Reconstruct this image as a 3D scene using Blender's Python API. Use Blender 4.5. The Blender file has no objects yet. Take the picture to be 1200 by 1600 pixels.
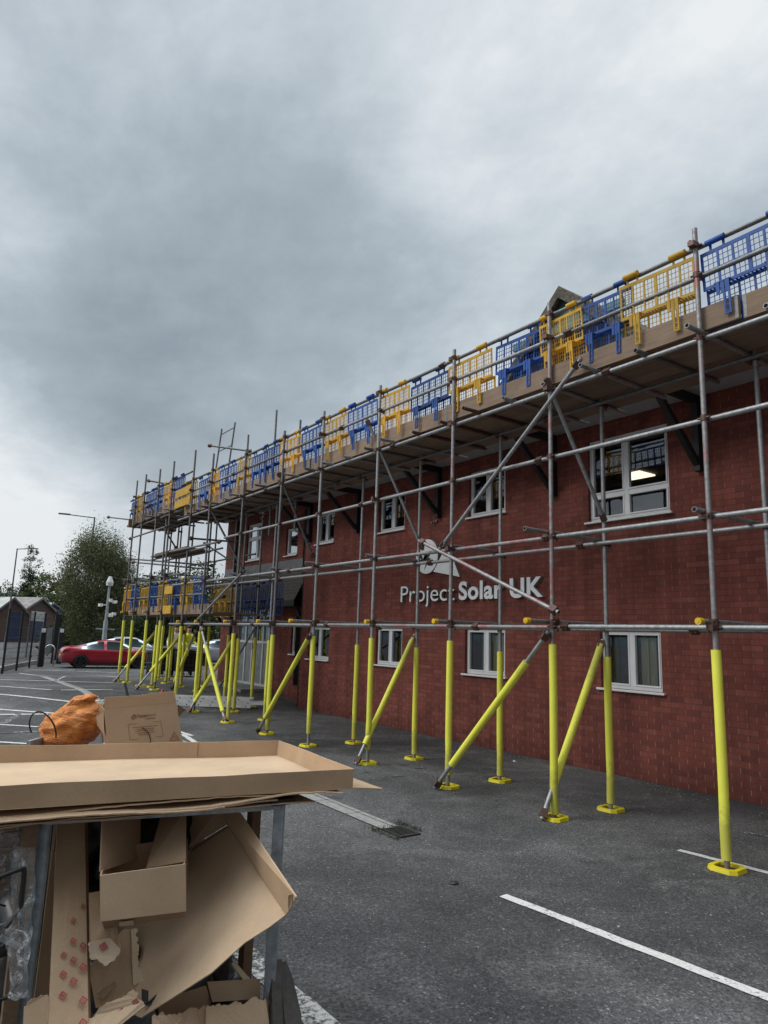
import bpy, bmesh, math, random
from mathutils import Vector, Matrix, noise
R = math.radians
random.seed(7)
scene = bpy.context.scene
col = scene.collection

# ------------------------------------------------------------------ camera
# building axes: u runs along the facade (away), v runs towards the wall, z is up; world X = v, Y = u
FPX, PITCH, ROLL, YAW, CAMZ = 1091.6, R(10.2008), R(1.8709), R(34.894), 1.75
V0, V1, VW = 5.783, 6.635, 8.464           # outer scaffold row, inner row, brick wall
Z_LOW, Z_MID, Z_TRD, Z_DECK, Z_G1, Z_G2 = 1.924, 2.891, 3.787, 4.56, 5.18, 5.475

def P(u, v, z): return Vector((v, u, z))
_F = Vector((math.sin(YAW)*math.cos(PITCH), math.cos(YAW)*math.cos(PITCH), math.sin(PITCH)))
_R0 = Vector((math.cos(YAW), -math.sin(YAW), 0)); _U0 = _R0.cross(_F)
_Rv = _R0*math.cos(ROLL) + _U0*math.sin(ROLL); _Uv = -_R0*math.sin(ROLL) + _U0*math.cos(ROLL)
def ray(x, y): return _F + _Rv*((x-600)/FPX) - _Uv*((y-800)/FPX)
AX = {'v': 0, 'u': 1, 'z': 2}
def at(x, y, ax, val):
    """the point of a real plane (u, v or z = val) seen at photo position x, y"""
    d = ray(x, y); o = Vector((0, 0, CAMZ)); i = AX[ax]
    return o + d*((val-o[i])/d[i])
def ss(a, b, t):
    t = min(1, max(0, (t-a)/(b-a))); return t*t*(3-2*t)
def gz(X, Y): return 0.27*ss(14.8, 18.6, Y)*(1-ss(23, 29, Y))*ss(-6, 2, X)
def gp(x, y, dz=0):
    z = 0
    for k in range(12):
        p = at(x, y, 'z', z); z = gz(p.x, p.y)
    p.z = z+dz
    return p
def atd(x, y, dist):
    d = ray(x, y); h = math.hypot(d.x, d.y); p = Vector((0, 0, CAMZ)) + d*(dist/h); return p

cam = bpy.data.cameras.new('camera'); co = bpy.data.objects.new('camera', cam); col.objects.link(co)
cam.sensor_fit = 'VERTICAL'; cam.sensor_height = 36; cam.lens = 36*FPX/1600; cam.clip_end = 4000; cam.clip_start = .05
M = Matrix((_Rv, _Uv, -_F)).transposed().to_4x4(); M.translation = (0, 0, CAMZ); co.matrix_world = M
scene.camera = co

# ------------------------------------------------------------------ materials
class NT:
    def __init__(s, name, world=False):
        s.m = bpy.data.materials.new(name); s.m.use_nodes = True; s.t = s.m.node_tree
        s.b = s.t.nodes['Principled BSDF']; s.n = s.t.nodes; s.l = s.t.links
    def node(s, typ, **kw):
        n = s.n.new(typ)
        for k, v in kw.items():
            if k in n.inputs.keys(): n.inputs[k].default_value = v
            else: setattr(n, k, v)
        return n
    def link(s, a, b): s.l.new(a, b)
    def coord(s, kind='Object', scale=None, rnd=True):
        tc = s.node('ShaderNodeTexCoord'); o = tc.outputs[kind]
        if scale is not None:
            mp = s.node('ShaderNodeMapping'); mp.inputs['Scale'].default_value = scale; s.link(o, mp.inputs['Vector']); o = mp.outputs['Vector']
        if rnd:
            oi = s.node('ShaderNodeObjectInfo'); mu = s.node('ShaderNodeMath', operation='MULTIPLY'); mu.inputs[1].default_value = 37.0
            s.link(oi.outputs['Random'], mu.inputs[0])
            ad = s.node('ShaderNodeVectorMath', operation='ADD'); s.link(o, ad.inputs[0]); s.link(mu.outputs[0], ad.inputs[1]); o = ad.outputs[0]
        return o
    def noise(s, vec, scale, detail=4, rough=.55, dist=0):
        n = s.node('ShaderNodeTexNoise'); n.inputs['Scale'].default_value = scale; n.inputs['Detail'].default_value = detail
        n.inputs['Roughness'].default_value = rough; n.inputs['Distortion'].default_value = dist; s.link(vec, n.inputs['Vector']); return n.outputs['Fac']
    def ramp(s, fac, stops):
        r = s.node('ShaderNodeValToRGB'); e = r.color_ramp.elements
        while len(e) < len(stops): e.new(.5)
        for el, (p, c) in zip(e, stops):
            el.position = p; el.color = (c, c, c, 1) if isinstance(c, (int, float)) else (*c, 1)
        s.link(fac, r.inputs['Fac']); return r.outputs['Color']
    def mix(s, fac, a, b, mode='MIX'):
        m = s.node('ShaderNodeMix', data_type='RGBA', blend_type=mode)
        for sock, v in ((m.inputs[0], fac), (m.inputs[6], a), (m.inputs[7], b)):
            if isinstance(v, (int, float)): sock.default_value = v
            elif isinstance(v, tuple): sock.default_value = (*v, 1)
            else: s.link(v, sock)
        return m.outputs[2]
    def math(s, op, a, b=0):
        m = s.node('ShaderNodeMath', operation=op)
        for i, v in enumerate((a, b)):
            if isinstance(v, (int, float)): m.inputs[i].default_value = v
            else: s.link(v, m.inputs[i])
        return m.outputs[0]
    def bump(s, h, strength=.3, dist=.01):
        b = s.node('ShaderNodeBump'); b.inputs['Strength'].default_value = strength; b.inputs['Distance'].default_value = dist
        s.link(h, b.inputs['Height']); s.link(b.outputs['Normal'], s.b.inputs['Normal'])
    def base(s, c):
        if isinstance(c, tuple): s.b.inputs['Base Color'].default_value = (*c, 1)
        else: s.link(c, s.b.inputs['Base Color'])
    def rough(s, r):
        if isinstance(r, (int, float)): s.b.inputs['Roughness'].default_value = r
        else: s.link(r, s.b.inputs['Roughness'])
MAT = {}
def simple(name, c, rough=.6, metal=0, var=.25, scale=6, bump=0, spec=None, tint=None, stretch=None, big=True):
    t = NT(name); v = t.coord('Object', stretch)
    f = t.noise(v, scale, 5)
    lo = tuple(x*(1-var) for x in c); hi = tuple(min(1, x*(1+var)) for x in (tint or c))
    c1 = t.ramp(f, [(.3, lo), (.7, hi)])
    if big:
        g = t.noise(v, scale*.22, 2); c1 = t.mix(1.0, c1, t.ramp(g, [(.3, 1-var*.6), (.7, 1.0)]), 'MULTIPLY')
    t.base(c1); t.rough(rough); t.b.inputs['Metallic'].default_value = metal
    if spec is not None: t.b.inputs['Specular IOR Level'].default_value = spec
    if bump: t.bump(t.noise(v, scale*3, 4), bump, .004)
    MAT[name] = t.m; return t

def m_asphalt():
    t = NT('asphalt'); v = t.coord('Object', rnd=False)
    big = t.noise(v, .35, 6, .62, .6); mid = t.noise(v, 2.3, 5, .6); fine = t.noise(v, 95, 3, .7); fine2 = t.noise(v, 38, 4, .75)
    vo = t.node('ShaderNodeTexVoronoi'); vo.inputs['Scale'].default_value = 85; t.link(v, vo.inputs['Vector'])
    c = t.ramp(fine, [(.25, (.026, .026, .027)), (.5, (.064, .064, .066)), (.72, (.155, .155, .157))])
    c = t.mix(.62, c, t.ramp(vo.outputs['Color'], [(.1, (.022, .022, .023)), (.55, (.062, .062, .064)), (.82, (.10, .10, .102)), (.96, (.25, .25, .245))]))
    c = t.mix(1, c, t.ramp(big, [(.33, .68), (.5, 1.15), (.66, 1.9)]), 'MULTIPLY')
    c = t.mix(1, c, t.ramp(mid, [(.3, (.85, .835, .81)), (.7, (1.25, 1.225, 1.18))]), 'MULTIPLY')
    c = t.mix(1, c, t.ramp(fine2, [(.3, .6), (.7, 1.45)]), 'MULTIPLY')
    pale = t.noise(v, .9, 7, .7, 1.2)
    pf = t.math('MULTIPLY', t.ramp(pale, [(.53, 0.0), (.68, .75)]), t.ramp(fine2, [(.4, 0.0), (.6, 1.0)]))
    c = t.mix(pf, c, (.22, .215, .205))
    oil = t.noise(v, 1.7, 5, .6, .3); c = t.mix(1, c, t.ramp(oil, [(.28, .55), (.38, 1.0)]), 'MULTIPLY')
    # occasional pale grit
    gr = t.node('ShaderNodeTexVoronoi'); gr.inputs['Scale'].default_value = 7; t.link(v, gr.inputs['Vector'])
    c = t.mix(t.ramp(gr.outputs['Distance'], [(.035, .8), (.06, 0.0)]), c, (.3, .29, .27))
    t.base(c); t.rough(.88); t.b.inputs['Specular IOR Level'].default_value = .3
    h = t.math('ADD', t.math('MULTIPLY', vo.outputs['Distance'], .6), t.math('MULTIPLY', fine2, .7)); t.bump(h, .55, .012)
    MAT['asphalt'] = t.m
m_asphalt()
def m_paint(name, amount):
    t = NT(name); v = t.coord('Object', rnd=False)
    n = t.noise(v, 30, 6, .75); n2 = t.noise(v, 4, 4, .7)
    w = t.math('ADD', t.math('MULTIPLY', n, .6), t.math('MULTIPLY', n2, .4))
    f = t.ramp(w, [(amount, 0.0), (amount+.07, 1.0)])
    c = t.mix(f, (.07, .07, .07), t.ramp(t.noise(v, 60, 3), [(.3, (.52, .51, .48)), (.7, (.72, .71, .67))]))
    t.base(c); t.rough(.8); t.bump(n, .3, .004); MAT[name] = t.m
m_paint('line_paint', .385); m_paint('line_paint_worn', .47); m_paint('line_paint_faded', .53)
def m_brick(name, k=1.0):
    t = NT(name); tc = t.node('ShaderNodeTexCoord'); uv = tc.outputs['UV']
    b = t.node('ShaderNodeTexBrick'); t.link(uv, b.inputs['Vector'])
    b.offset = .5; b.squash = 1
    for kk, vv in (('Scale', 1.0), ('Mortar Size', .0055), ('Mortar Smooth', .25), ('Bias', 0), ('Brick Width', .225), ('Row Height', .075)): b.inputs[kk].default_value = vv
    b.inputs['Color1'].default_value = (.0, .0, .0, 1); b.inputs['Color2'].default_value = (1, 1, 1, 1); b.inputs['Mortar'].default_value = (.5, .5, .5, 1)
    per = b.outputs['Color']
    c = t.ramp(per, [(0, (.165*k, .051*k, .041*k)), (.3, (.208*k, .059*k, .045*k)), (.8, (.232*k, .066*k, .050*k)), (1, (.27*k, .084*k, .064*k))])
    n = t.noise(uv, 55, 5, .7); c = t.mix(1, c, t.ramp(n, [(.25, .72), (.75, 1.22)]), 'MULTIPLY')
    big = t.noise(uv, .5, 4, .6); c = t.mix(1, c, t.ramp(big, [(.3, .82), (.7, 1.12)]), 'MULTIPLY')
    # paler, dirtier mortar low on the wall
    sp = t.node('ShaderNodeSeparateXYZ'); t.link(uv, sp.inputs[0])
    low = t.ramp(t.math('ADD', t.math('MULTIPLY', sp.outputs['Y'], .4), t.math('MULTIPLY', t.noise(uv, 1.3, 4), .5)), [(.28, (.32*k, .17*k, .125*k)), (.75, (.12*k, .040*k, .032*k))])
    fy = t.math('FRACT', t.math('DIVIDE', sp.outputs['Y'], .075)); hj = t.math('ADD', t.math('LESS_THAN', fy, .10), t.math('GREATER_THAN', fy, .93))
    low = t.mix(t.math('MULTIPLY', hj, .75), t.mix(.5, low, (.42*k, .23*k, .18*k)), (.085*k, .032*k, .026*k))  # bed joints darkened: painted shadow lines of the struck pointing
    c = t.mix(b.outputs['Fac'], c, low)
    st = t.node('ShaderNodeMapping'); st.inputs['Scale'].default_value = (1.6, .25, 1); t.link(uv, st.inputs['Vector']); c = t.mix(1, c, t.ramp(t.noise(st.outputs[0], 2.0, 6, .7), [(.33, .62), (.62, 1.1)]), 'MULTIPLY')
    splash = t.ramp(t.math('ADD', sp.outputs['Y'], t.math('MULTIPLY', t.noise(uv, 3, 4), .3)), [(.12, .62), (.5, 1.0)])
    c = t.mix(1, c, splash, 'MULTIPLY')
    t.base(c); t.rough(.85); t.b.inputs['Specular IOR Level'].default_value = .25
    h = t.math('SUBTRACT', t.math('MULTIPLY', n, .25), b.outputs['Fac']); t.bump(h, .7, .006)
    MAT[name] = t.m
m_brick('brick'); m_brick('brick_pale', 1.15)
def m_steel(name, c, paint=None, amt=.6):
    t = NT(name); v = t.coord('Object')
    f = t.noise(v, 22, 5, .65); c1 = t.ramp(f, [(.3, tuple(x*.68 for x in c)), (.7, tuple(x*1.25 for x in c))])
    if paint:
        g = t.noise(v, 2.2, 5, .72, .4); c1 = t.mix(t.ramp(g, [(amt, 0.0), (amt+.1, .75)]), c1, paint)
    g2 = t.noise(v, 9, 6, .75); c1 = t.mix(t.ramp(g2, [(.63, 0.0), (.72, .6)]), c1, (.11, .06, .04))
    t.base(c1); t.rough(.5); t.b.inputs['Metallic'].default_value = .55; t.bump(f, .15, .002); MAT[name] = t.m
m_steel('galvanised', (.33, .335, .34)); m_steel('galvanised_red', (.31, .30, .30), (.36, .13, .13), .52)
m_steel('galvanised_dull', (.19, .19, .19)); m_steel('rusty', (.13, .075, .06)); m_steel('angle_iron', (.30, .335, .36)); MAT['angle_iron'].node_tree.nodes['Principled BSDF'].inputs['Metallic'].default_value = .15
def m_foam():
    t = NT('foam'); v = t.coord('Object'); tc = t.node('ShaderNodeTexCoord'); sp_ = t.node('ShaderNodeSeparateXYZ'); t.link(tc.outputs['Object'], sp_.inputs[0])
    c = t.ramp(t.noise(v, 4, 4), [(.3, (.82, .80, .075)), (.7, (.90, .88, .11))])
    n = t.noise(v, 11, 6, .75); zz = t.math('ADD', t.math('MULTIPLY', t.math('ABSOLUTE', sp_.outputs['Z']), 1.5), t.math('MULTIPLY', n, -.9))
    c = t.mix(t.ramp(zz, [(.0, .55), (.3, 0.0)]), c, (.30, .28, .08)); c = t.mix(t.ramp(t.noise(v, 17, 7, .8), [(.66, 0.0), (.72, .45)]), c, (.22, .20, .07))
    oi = t.node('ShaderNodeObjectInfo'); c = t.mix(1, c, t.ramp(oi.outputs['Random'], [(0, .93), (1, 1.0)]), 'MULTIPLY')
    t.base(c); t.rough(.6); t.bump(t.noise(v, 9, 4, .6), .25, .012); MAT['foam'] = t.m
m_foam()
simple('pad_yellow', (.72, .60, .02), .5, var=.15); simple('black_plastic', (.015, .015, .016), .5); simple('cap_yellow', (.78, .50, .02), .4)
def m_plastic(name, c):
    t = simple(name, c, .45, var=.2, scale=9); oi = t.node('ShaderNodeObjectInfo'); src = t.b.inputs['Base Color'].links[0].from_socket; t.base(t.mix(1, src, t.ramp(oi.outputs['Random'], [(0, (.72, .74, .78)), (1, (1.12, 1.1, 1.08))]), 'MULTIPLY'))
    tl = t.node('ShaderNodeBsdfTranslucent'); t.link(t.b.inputs['Base Color'].links[0].from_socket, tl.inputs['Color']); mx = t.node('ShaderNodeMixShader'); mx.inputs[0].default_value = .35
    t.link(t.b.outputs[0], mx.inputs[1]); t.link(tl.outputs[0], mx.inputs[2]); t.link(mx.outputs[0], [x for x in t.n if x.type == 'OUTPUT_MATERIAL'][0].inputs[0])
m_plastic('guard_blue', (.035, .14, .50)); m_plastic('guard_deep', (.014, .05, .18)); m_plastic('guard_yellow', (.88, .54, .045))  # guard_deep repeats guard_blue with deep shade painted into its colour
def m_wood(name, c, k=.3):
    t = NT(name); v = t.coord('Object', (14, .8, 14)); f = t.noise(v, 3, 6, .7, .4); v2 = t.coord('Object'); g = t.noise(v2, 1.6, 5, .65)
    c1 = t.ramp(f, [(.25, tuple(x*(1-k) for x in c)), (.75, tuple(x*(1+k) for x in c))])
    c1 = t.mix(1, c1, t.ramp(g, [(.3, .7), (.7, 1.15)]), 'MULTIPLY')
    oi = t.node('ShaderNodeObjectInfo'); c1 = t.mix(1, c1, t.ramp(oi.outputs['Random'], [(0, (.78, .76, .74)), (1, (1.12, 1.06, 1.0))]), 'MULTIPLY')
    t.base(c1); t.rough(.85); t.bump(f, .3, .004); MAT[name] = t.m
m_wood('board', (.25, .185, .135)); m_wood('deck_board', (.25, .19, .145)); m_wood('timber', (.21, .14, .085)); m_wood('grey_timber', (.11, .10, .095))
def m_card(name, c, rough=.85):
    t = NT(name); v = t.coord('Object'); f = t.noise(v, 3.5, 5, .6); n = t.noise(v, 180, 2, .5); cr = t.noise(v, 9, 4, .6, 1.5)
    wv = t.node('ShaderNodeTexWave'); wv.inputs['Scale'].default_value = 55; wv.inputs['Distortion'].default_value = .4; t.link(v, wv.inputs['Vector'])
    c1 = t.ramp(f, [(.3, tuple(x*.86 for x in c)), (.7, tuple(x*1.1 for x in c))])
    c1 = t.mix(1, c1, t.ramp(n, [(.3, .93), (.7, 1.05)]), 'MULTIPLY')
    c1 = t.mix(1, c1, t.ramp(t.noise(v, 1.4, 3), [(.3, .9), (.7, 1.06)]), 'MULTIPLY')
    t.base(c1); t.rough(rough); t.b.inputs['Specular IOR Level'].default_value = .2
    h = t.math('ADD', t.math('MULTIPLY', wv.outputs['Fac'], .12), t.math('MULTIPLY', cr, .5)); t.bump(h, .12, .006); MAT[name] = t.m
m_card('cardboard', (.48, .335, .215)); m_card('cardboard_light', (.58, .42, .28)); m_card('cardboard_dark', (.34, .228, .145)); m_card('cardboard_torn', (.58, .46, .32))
simple('upvc', (.72, .73, .74), .3, var=.06); simple('render_grey', (.40, .40, .41), .8, var=.1); simple('black_paint', (.014, .015, .016), .55); simple('gutter_black', (.012, .012, .013), .35)
simple('green_clad', (.10, .21, .18), .6, var=.12, stretch=(1, 1, 14)); simple('lichen_tile', (.10, .095, .085), .9, var=.5, scale=14, bump=.6, tint=(.13, .115, .08))
simple('roof_tile', (.10, .09, .085), .9, var=.3, scale=8, bump=.4); simple('lead', (.17, .175, .185), .6, var=.2)
simple('concrete', (.30, .295, .275), .9, var=.25, scale=16, bump=.4); simple('cast_iron', (.05, .047, .044), .7, metal=.4, bump=.4)
simple('grass_green', (.05, .075, .025), .9); simple('letter_white', (.90, .90, .90), .4, var=.04); simple('letter_side', (.30, .31, .33), .5)
simple('red_print', (.42, .085, .08), .8, var=.3, scale=40); simple('brown_print', (.30, .11, .085), .8, var=.2, scale=40); simple('white_scrap', (.78, .78, .76), .6)
def m_sack():
    t = NT('orange_sack'); v = t.coord('Object', (6, 6, 17)); v2 = t.coord('Object'); f = t.noise(v, 1.6, 6, .6, 1.6); g = t.noise(v2, 9, 4, .6, .8)
    c = t.ramp(f, [(.30, (.46, .12, .02)), (.45, (.80, .26, .05)), (.68, (.92, .42, .12))]); c = t.mix(1, c, t.ramp(g, [(.3, .75), (.7, 1.12)]), 'MULTIPLY')
    t.base(c); t.rough(.42); t.bump(t.math('ADD', f, t.math('MULTIPLY', t.noise(v, 5, 4, .6, 2.0), .4)), .9, .03); MAT['orange_sack'] = t.m
m_sack(); simple('black_sack', (.012, .012, .013), .35, bump=.5); simple('cable', (.012, .012, .012), .5)
simple('aluminium', (.72, .73, .74), .45, metal=.15, var=.12); simple('hole_black', (.005, .005, .005), .9)
simple('tyre', (.018, .018, .018), .8); simple('rim', (.035, .035, .038), .4, metal=.5); simple('lamp_red', (.25, .01, .01), .2); simple('chrome', (.5, .5, .5), .25, metal=.9)
simple('bin_black', (.022, .024, .026), .5, var=.2); simple('bin_grey', (.055, .065, .07), .5); simple('cladding_blue', (.025, .085, .27), .5, stretch=(12, 1, 1)); simple('shed_brick', (.12, .078, .066), .9, var=.2, scale=4); simple('shutter_blue', (.03, .05, .12), .5)
simple('sheet_roof', (.34, .36, .38), .6, var=.25, scale=2); simple('roof_pale', (.48, .50, .46), .6, var=.3, scale=2); simple('roof_brown', (.27, .25, .235), .8, var=.35, scale=2)
simple('fence_black', (.012, .013, .015), .5); simple('pole_grey', (.36, .40, .43), .45, var=.08); simple('lamp_grey', (.11, .12, .13), .5)
simple('skin', (.45, .26, .19), .6); simple('hivis', (.72, .75, .03), .6); simple('hivis_pale', (.72, .66, .55), .6); simple('trousers', (.02, .022, .03), .8); simple('hair', (.03, .02, .015), .7)
simple('cone_red', (.5, .06, .04), .5); simple('sticker_white', (.75, .75, .75), .6); simple('house_render', (.62, .63, .66), .8); simple('slate', (.10, .105, .12), .8); simple('hill_green', (.10, .15, .16), 1, var=.3, scale=.02)
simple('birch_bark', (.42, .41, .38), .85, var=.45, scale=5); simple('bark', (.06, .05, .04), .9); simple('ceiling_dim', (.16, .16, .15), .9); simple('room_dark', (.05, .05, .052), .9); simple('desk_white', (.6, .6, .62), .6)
simple('blind', (.42, .42, .30), .8, var=.2, stretch=(1, 14, 1), scale=3); simple('curtain_dark', (.045, .05, .07), .9); simple('poster_red', (.25, .05, .06), .7); simple('panel_grey', (.26, .275, .285), .4)
simple('strap_dark', (.02, .02, .022), .6); simple('gas_seal', (.02, .02, .02), .6)
def m_leaf(name, lo, hi):
    t = NT(name); oi = t.node('ShaderNodeNewGeometry'); c = t.ramp(oi.outputs['Random Per Island'], [(0, lo), (.7, hi), (1, tuple(min(1, x*1.5) for x in hi))])
    t.base(c); t.rough(.6); t.b.inputs['Specular IOR Level'].default_value = .25
    tl = t.node('ShaderNodeBsdfTranslucent'); t.link(c, tl.inputs['Color']); mx = t.node('ShaderNodeMixShader'); mx.inputs[0].default_value = .38
    t.link(t.b.outputs[0], mx.inputs[1]); t.link(tl.outputs[0], mx.inputs[2]); t.link(mx.outputs[0], [x for x in t.n if x.type == 'OUTPUT_MATERIAL'][0].inputs[0]); MAT[name] = t.m
m_leaf('leaf_birch', (.045, .058, .026), (.155, .17, .085)); m_leaf('leaf_poplar', (.020, .040, .022), (.05, .08, .042)); m_leaf('leaf_far', (.045, .07, .022), (.11, .14, .05)); m_leaf('leaf_dark', (.012, .022, .010), (.036, .055, .022))
def m_carpaint(name, c):
    t = NT(name); v = t.coord('Object'); t.base(t.ramp(t.noise(v, 3, 2), [(.3, tuple(x*.9 for x in c)), (.7, c)])); t.rough(.32); t.b.inputs['Metallic'].default_value = .25
    t.b.inputs['Coat Weight'].default_value = .8; t.b.inputs['Coat Roughness'].default_value = .06; MAT[name] = t.m
m_carpaint('paint_red', (.40, .012, .032)); m_carpaint('paint_white', (.68, .69, .70)); m_carpaint('paint_silver', (.40, .42, .44)); m_carpaint('paint_orange', (.42, .10, .06))
def m_glass(name, tint, refl=.16, trans=True):
    t = NT(name); n, l = t.n, t.l; out = [x for x in n if x.type == 'OUTPUT_MATERIAL'][0]
    gl = t.node('ShaderNodeBsdfGlossy'); gl.inputs['Roughness'].default_value = .015; gl.inputs['Color'].default_value = (.9, .94, 1, 1)
    if trans:
        tr = t.node('ShaderNodeBsdfTransparent'); tr.inputs['Color'].default_value = (*tint, 1)
    else:
        tr = t.node('ShaderNodeBsdfDiffuse'); tr.inputs['Color'].default_value = (*tint, 1)
    fr = t.node('ShaderNodeFresnel'); fr.inputs['IOR'].default_value = 1.5
    v = t.coord('Object'); b = t.node('ShaderNodeBump'); b.inputs['Strength'].default_value = .03; b.inputs['Distance'].default_value = .02; l.new(t.noise(v, 1.5, 2), b.inputs['Height'])
    l.new(b.outputs['Normal'], gl.inputs['Normal'])
    f = t.math('ADD', fr.outputs[0], refl); mx = t.node('ShaderNodeMixShader'); l.new(f, mx.inputs[0]); l.new(tr.outputs[0], mx.inputs[1]); l.new(gl.outputs[0], mx.inputs[2]); l.new(mx.outputs[0], out.inputs[0]); MAT[name] = t.m
m_glass('glass', (.78, .80, .80), .08); m_glass('glass_mirror', (.22, .24, .25), .38); m_glass('car_glass', (.022, .04, .042), .0, False); MAT['car_glass'].node_tree.nodes['Glossy BSDF'].inputs['Color'].default_value = (.38, .42, .44, 1)
def m_film():
    t = NT('plastic_film'); v = t.coord('Object'); f = t.noise(v, 16, 6, .7, 2.0)
    t.base((.55, .56, .57)); t.rough(.12); t.link(t.ramp(f, [(.45, .16), (.56, .35), (.63, .95)]), t.b.inputs['Alpha'])
    t.bump(t.noise(v, 24, 5, .7, 2.5), .8, .02); MAT['plastic_film'] = t.m
m_film()
def m_lit():
    t = NT('lit_panel'); t.base((.8, .75, .6)); t.b.inputs['Emission Color'].default_value = (1, .80, .58, 1); t.b.inputs['Emission Strength'].default_value = 2.2; MAT['lit_panel'] = t.m
m_lit()

# ------------------------------------------------------------------ mesh helpers
class MB:
    def __init__(s): s.v = []; s.f = []; s.mi = []; s.uv = None; s.sm = []
    def add(s, vs, fs, mi=0, smooth=False):
        o = len(s.v); s.v += [Vector(p) for p in vs]; s.f += [tuple(i+o for i in f) for f in fs]; s.mi += [mi]*len(fs); s.sm += [smooth]*len(fs); return s
    def box(s, a, b, mi=0):
        (x0, y0, z0), (x1, y1, z1) = a, b
        vs = [(x, y, z) for z in (z0, z1) for y in (y0, y1) for x in (x0, x1)]
        return s.add(vs, [(0, 2, 3, 1), (4, 5, 7, 6), (0, 1, 5, 4), (2, 6, 7, 3), (0, 4, 6, 2), (1, 3, 7, 5)], mi)
    def tube(s, p, q, r, n=10, mi=0, r2=None, cap=True):
        p, q = Vector(p), Vector(q); d = (q-p).normalized(); a = d.orthogonal().normalized(); b = d.cross(a); r2 = r if r2 is None else r2
        vs = []
        for c, rr in ((p, r), (q, r2)):
            vs += [c+a*rr*math.cos(2*math.pi*i/n)+b*rr*math.sin(2*math.pi*i/n) for i in range(n)]
        s.add(vs, [(i, (i+1) % n, n+(i+1) % n, n+i) for i in range(n)], mi, True)
        if cap: s.add(vs[:n], [tuple(range(n-1, -1, -1))], mi); s.add(vs[n:], [tuple(range(n))], mi)
        return s
    def pipe(s, pts, r, n=6, mi=0):
        for a, b in zip(pts, pts[1:]): s.tube(a, b, r, n, mi)
        return s
    def slab(s, pts, t, mi=0, nrm=None):
        pts = [Vector(p) for p in pts]; n = len(pts)
        if nrm is None:
            nrm = Vector((0, 0, 0))
            for i in range(n): nrm += (pts[i]-pts[0]).cross(pts[(i+1) % n]-pts[0])
            nrm.normalize()
        nrm = Vector(nrm)
        vs = pts+[p-nrm*t for p in pts]
        return s.add(vs, [tuple(range(n)), tuple(range(2*n-1, n-1, -1))]+[(i, i+n, (i+1) % n+n, (i+1) % n) for i in range(n)], mi)
    def obox(s, c, ax, ay, az, mi=0):
        c, ax, ay, az = Vector(c), Vector(ax), Vector(ay), Vector(az)
        vs = [c+ax*i+ay*j+az*k for k in (-1, 1) for j in (-1, 1) for i in (-1, 1)]
        return s.add(vs, [(0, 2, 3, 1), (4, 5, 7, 6), (0, 1, 5, 4), (2, 6, 7, 3), (0, 4, 6, 2), (1, 3, 7, 5)], mi)
    def beam(s, p, q, w, h, mi=0, up=(0, 0, 1)):
        p, q = Vector(p), Vector(q); d = q-p; a = d.cross(Vector(up)).normalized(); b = a.cross(d).normalized()
        return s.obox((p+q)/2, d/2, a*w/2, b*h/2, mi)
    def jitter(s, amp, freq=3):
        for p in s.v:
            p += noise.noise_vector(p*freq)*amp
        return s
    def build(s, name, mat, parent=None, loc=(0, 0, 0), bevel=0, uvfun=None, local=False):
        loc = Vector(loc)
        off = Vector((0, 0, 0)) if local else (parent_loc(parent) if parent else loc)
        me = bpy.data.meshes.new(name); me.from_pydata([tuple(p-off) for p in s.v], [], s.f)
        mats = mat if isinstance(mat, (list, tuple)) else [mat]
        for m in mats: me.materials.append(MAT[m])
        me.polygons.foreach_set('material_index', s.mi); me.polygons.foreach_set('use_smooth', s.sm)
        if uvfun:
            ul = me.uv_layers.new(name='UVMap')
            for lp in me.loops: ul.data[lp.index].uv = uvfun(s.v[lp.vertex_index])
        me.update()
        o = bpy.data.objects.new(name, me); col.objects.link(o)
        if parent: o.parent = parent
        else: o.location = loc
        if bevel:
            b = o.modifiers.new('bevel', 'BEVEL'); b.width = bevel; b.segments = 2; b.limit_method = 'ANGLE'; b.angle_limit = R(40)
        return o
def parent_loc(p):
    l = Vector((0, 0, 0))
    while p: l = l+p.location; p = p.parent
    return l
def tag(o, label=None, cat=None, group=None, kind=None):
    if label: o['label'] = label
    if cat: o['category'] = cat
    if group: o['group'] = group
    if kind: o['kind'] = kind
    return o
def thing(name, label, cat, loc=(0, 0, 0), group=None, rz=0):
    o = bpy.data.objects.new(name, None); o.empty_display_size = .1; col.objects.link(o); o.location = loc; o.rotation_euler.z = rz
    return tag(o, label, cat, group)
def copy_tree(o, parent=None):
    c = o.copy(); col.objects.link(c)
    if parent: c.parent = parent
    for ch in list(o.children): copy_tree(ch, c)
    return c
ORD = ['first', 'second', 'third', 'fourth', 'fifth', 'sixth', 'seventh', 'eighth', 'ninth', 'tenth', 'eleventh', 'twelfth', 'thirteenth', 'fourteenth', 'fifteenth', 'sixteenth', 'seventeenth', 'eighteenth', 'nineteenth', 'twentieth']
ORD += ['twenty-'+o for o in ORD[:9]]+['thirtieth']+['thirty-'+o for o in ORD[:9]]
UVW = lambda p: (p.y, p.z)          # brick courses on walls that run along u
UVE = lambda p: (p.x, p.z)

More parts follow.
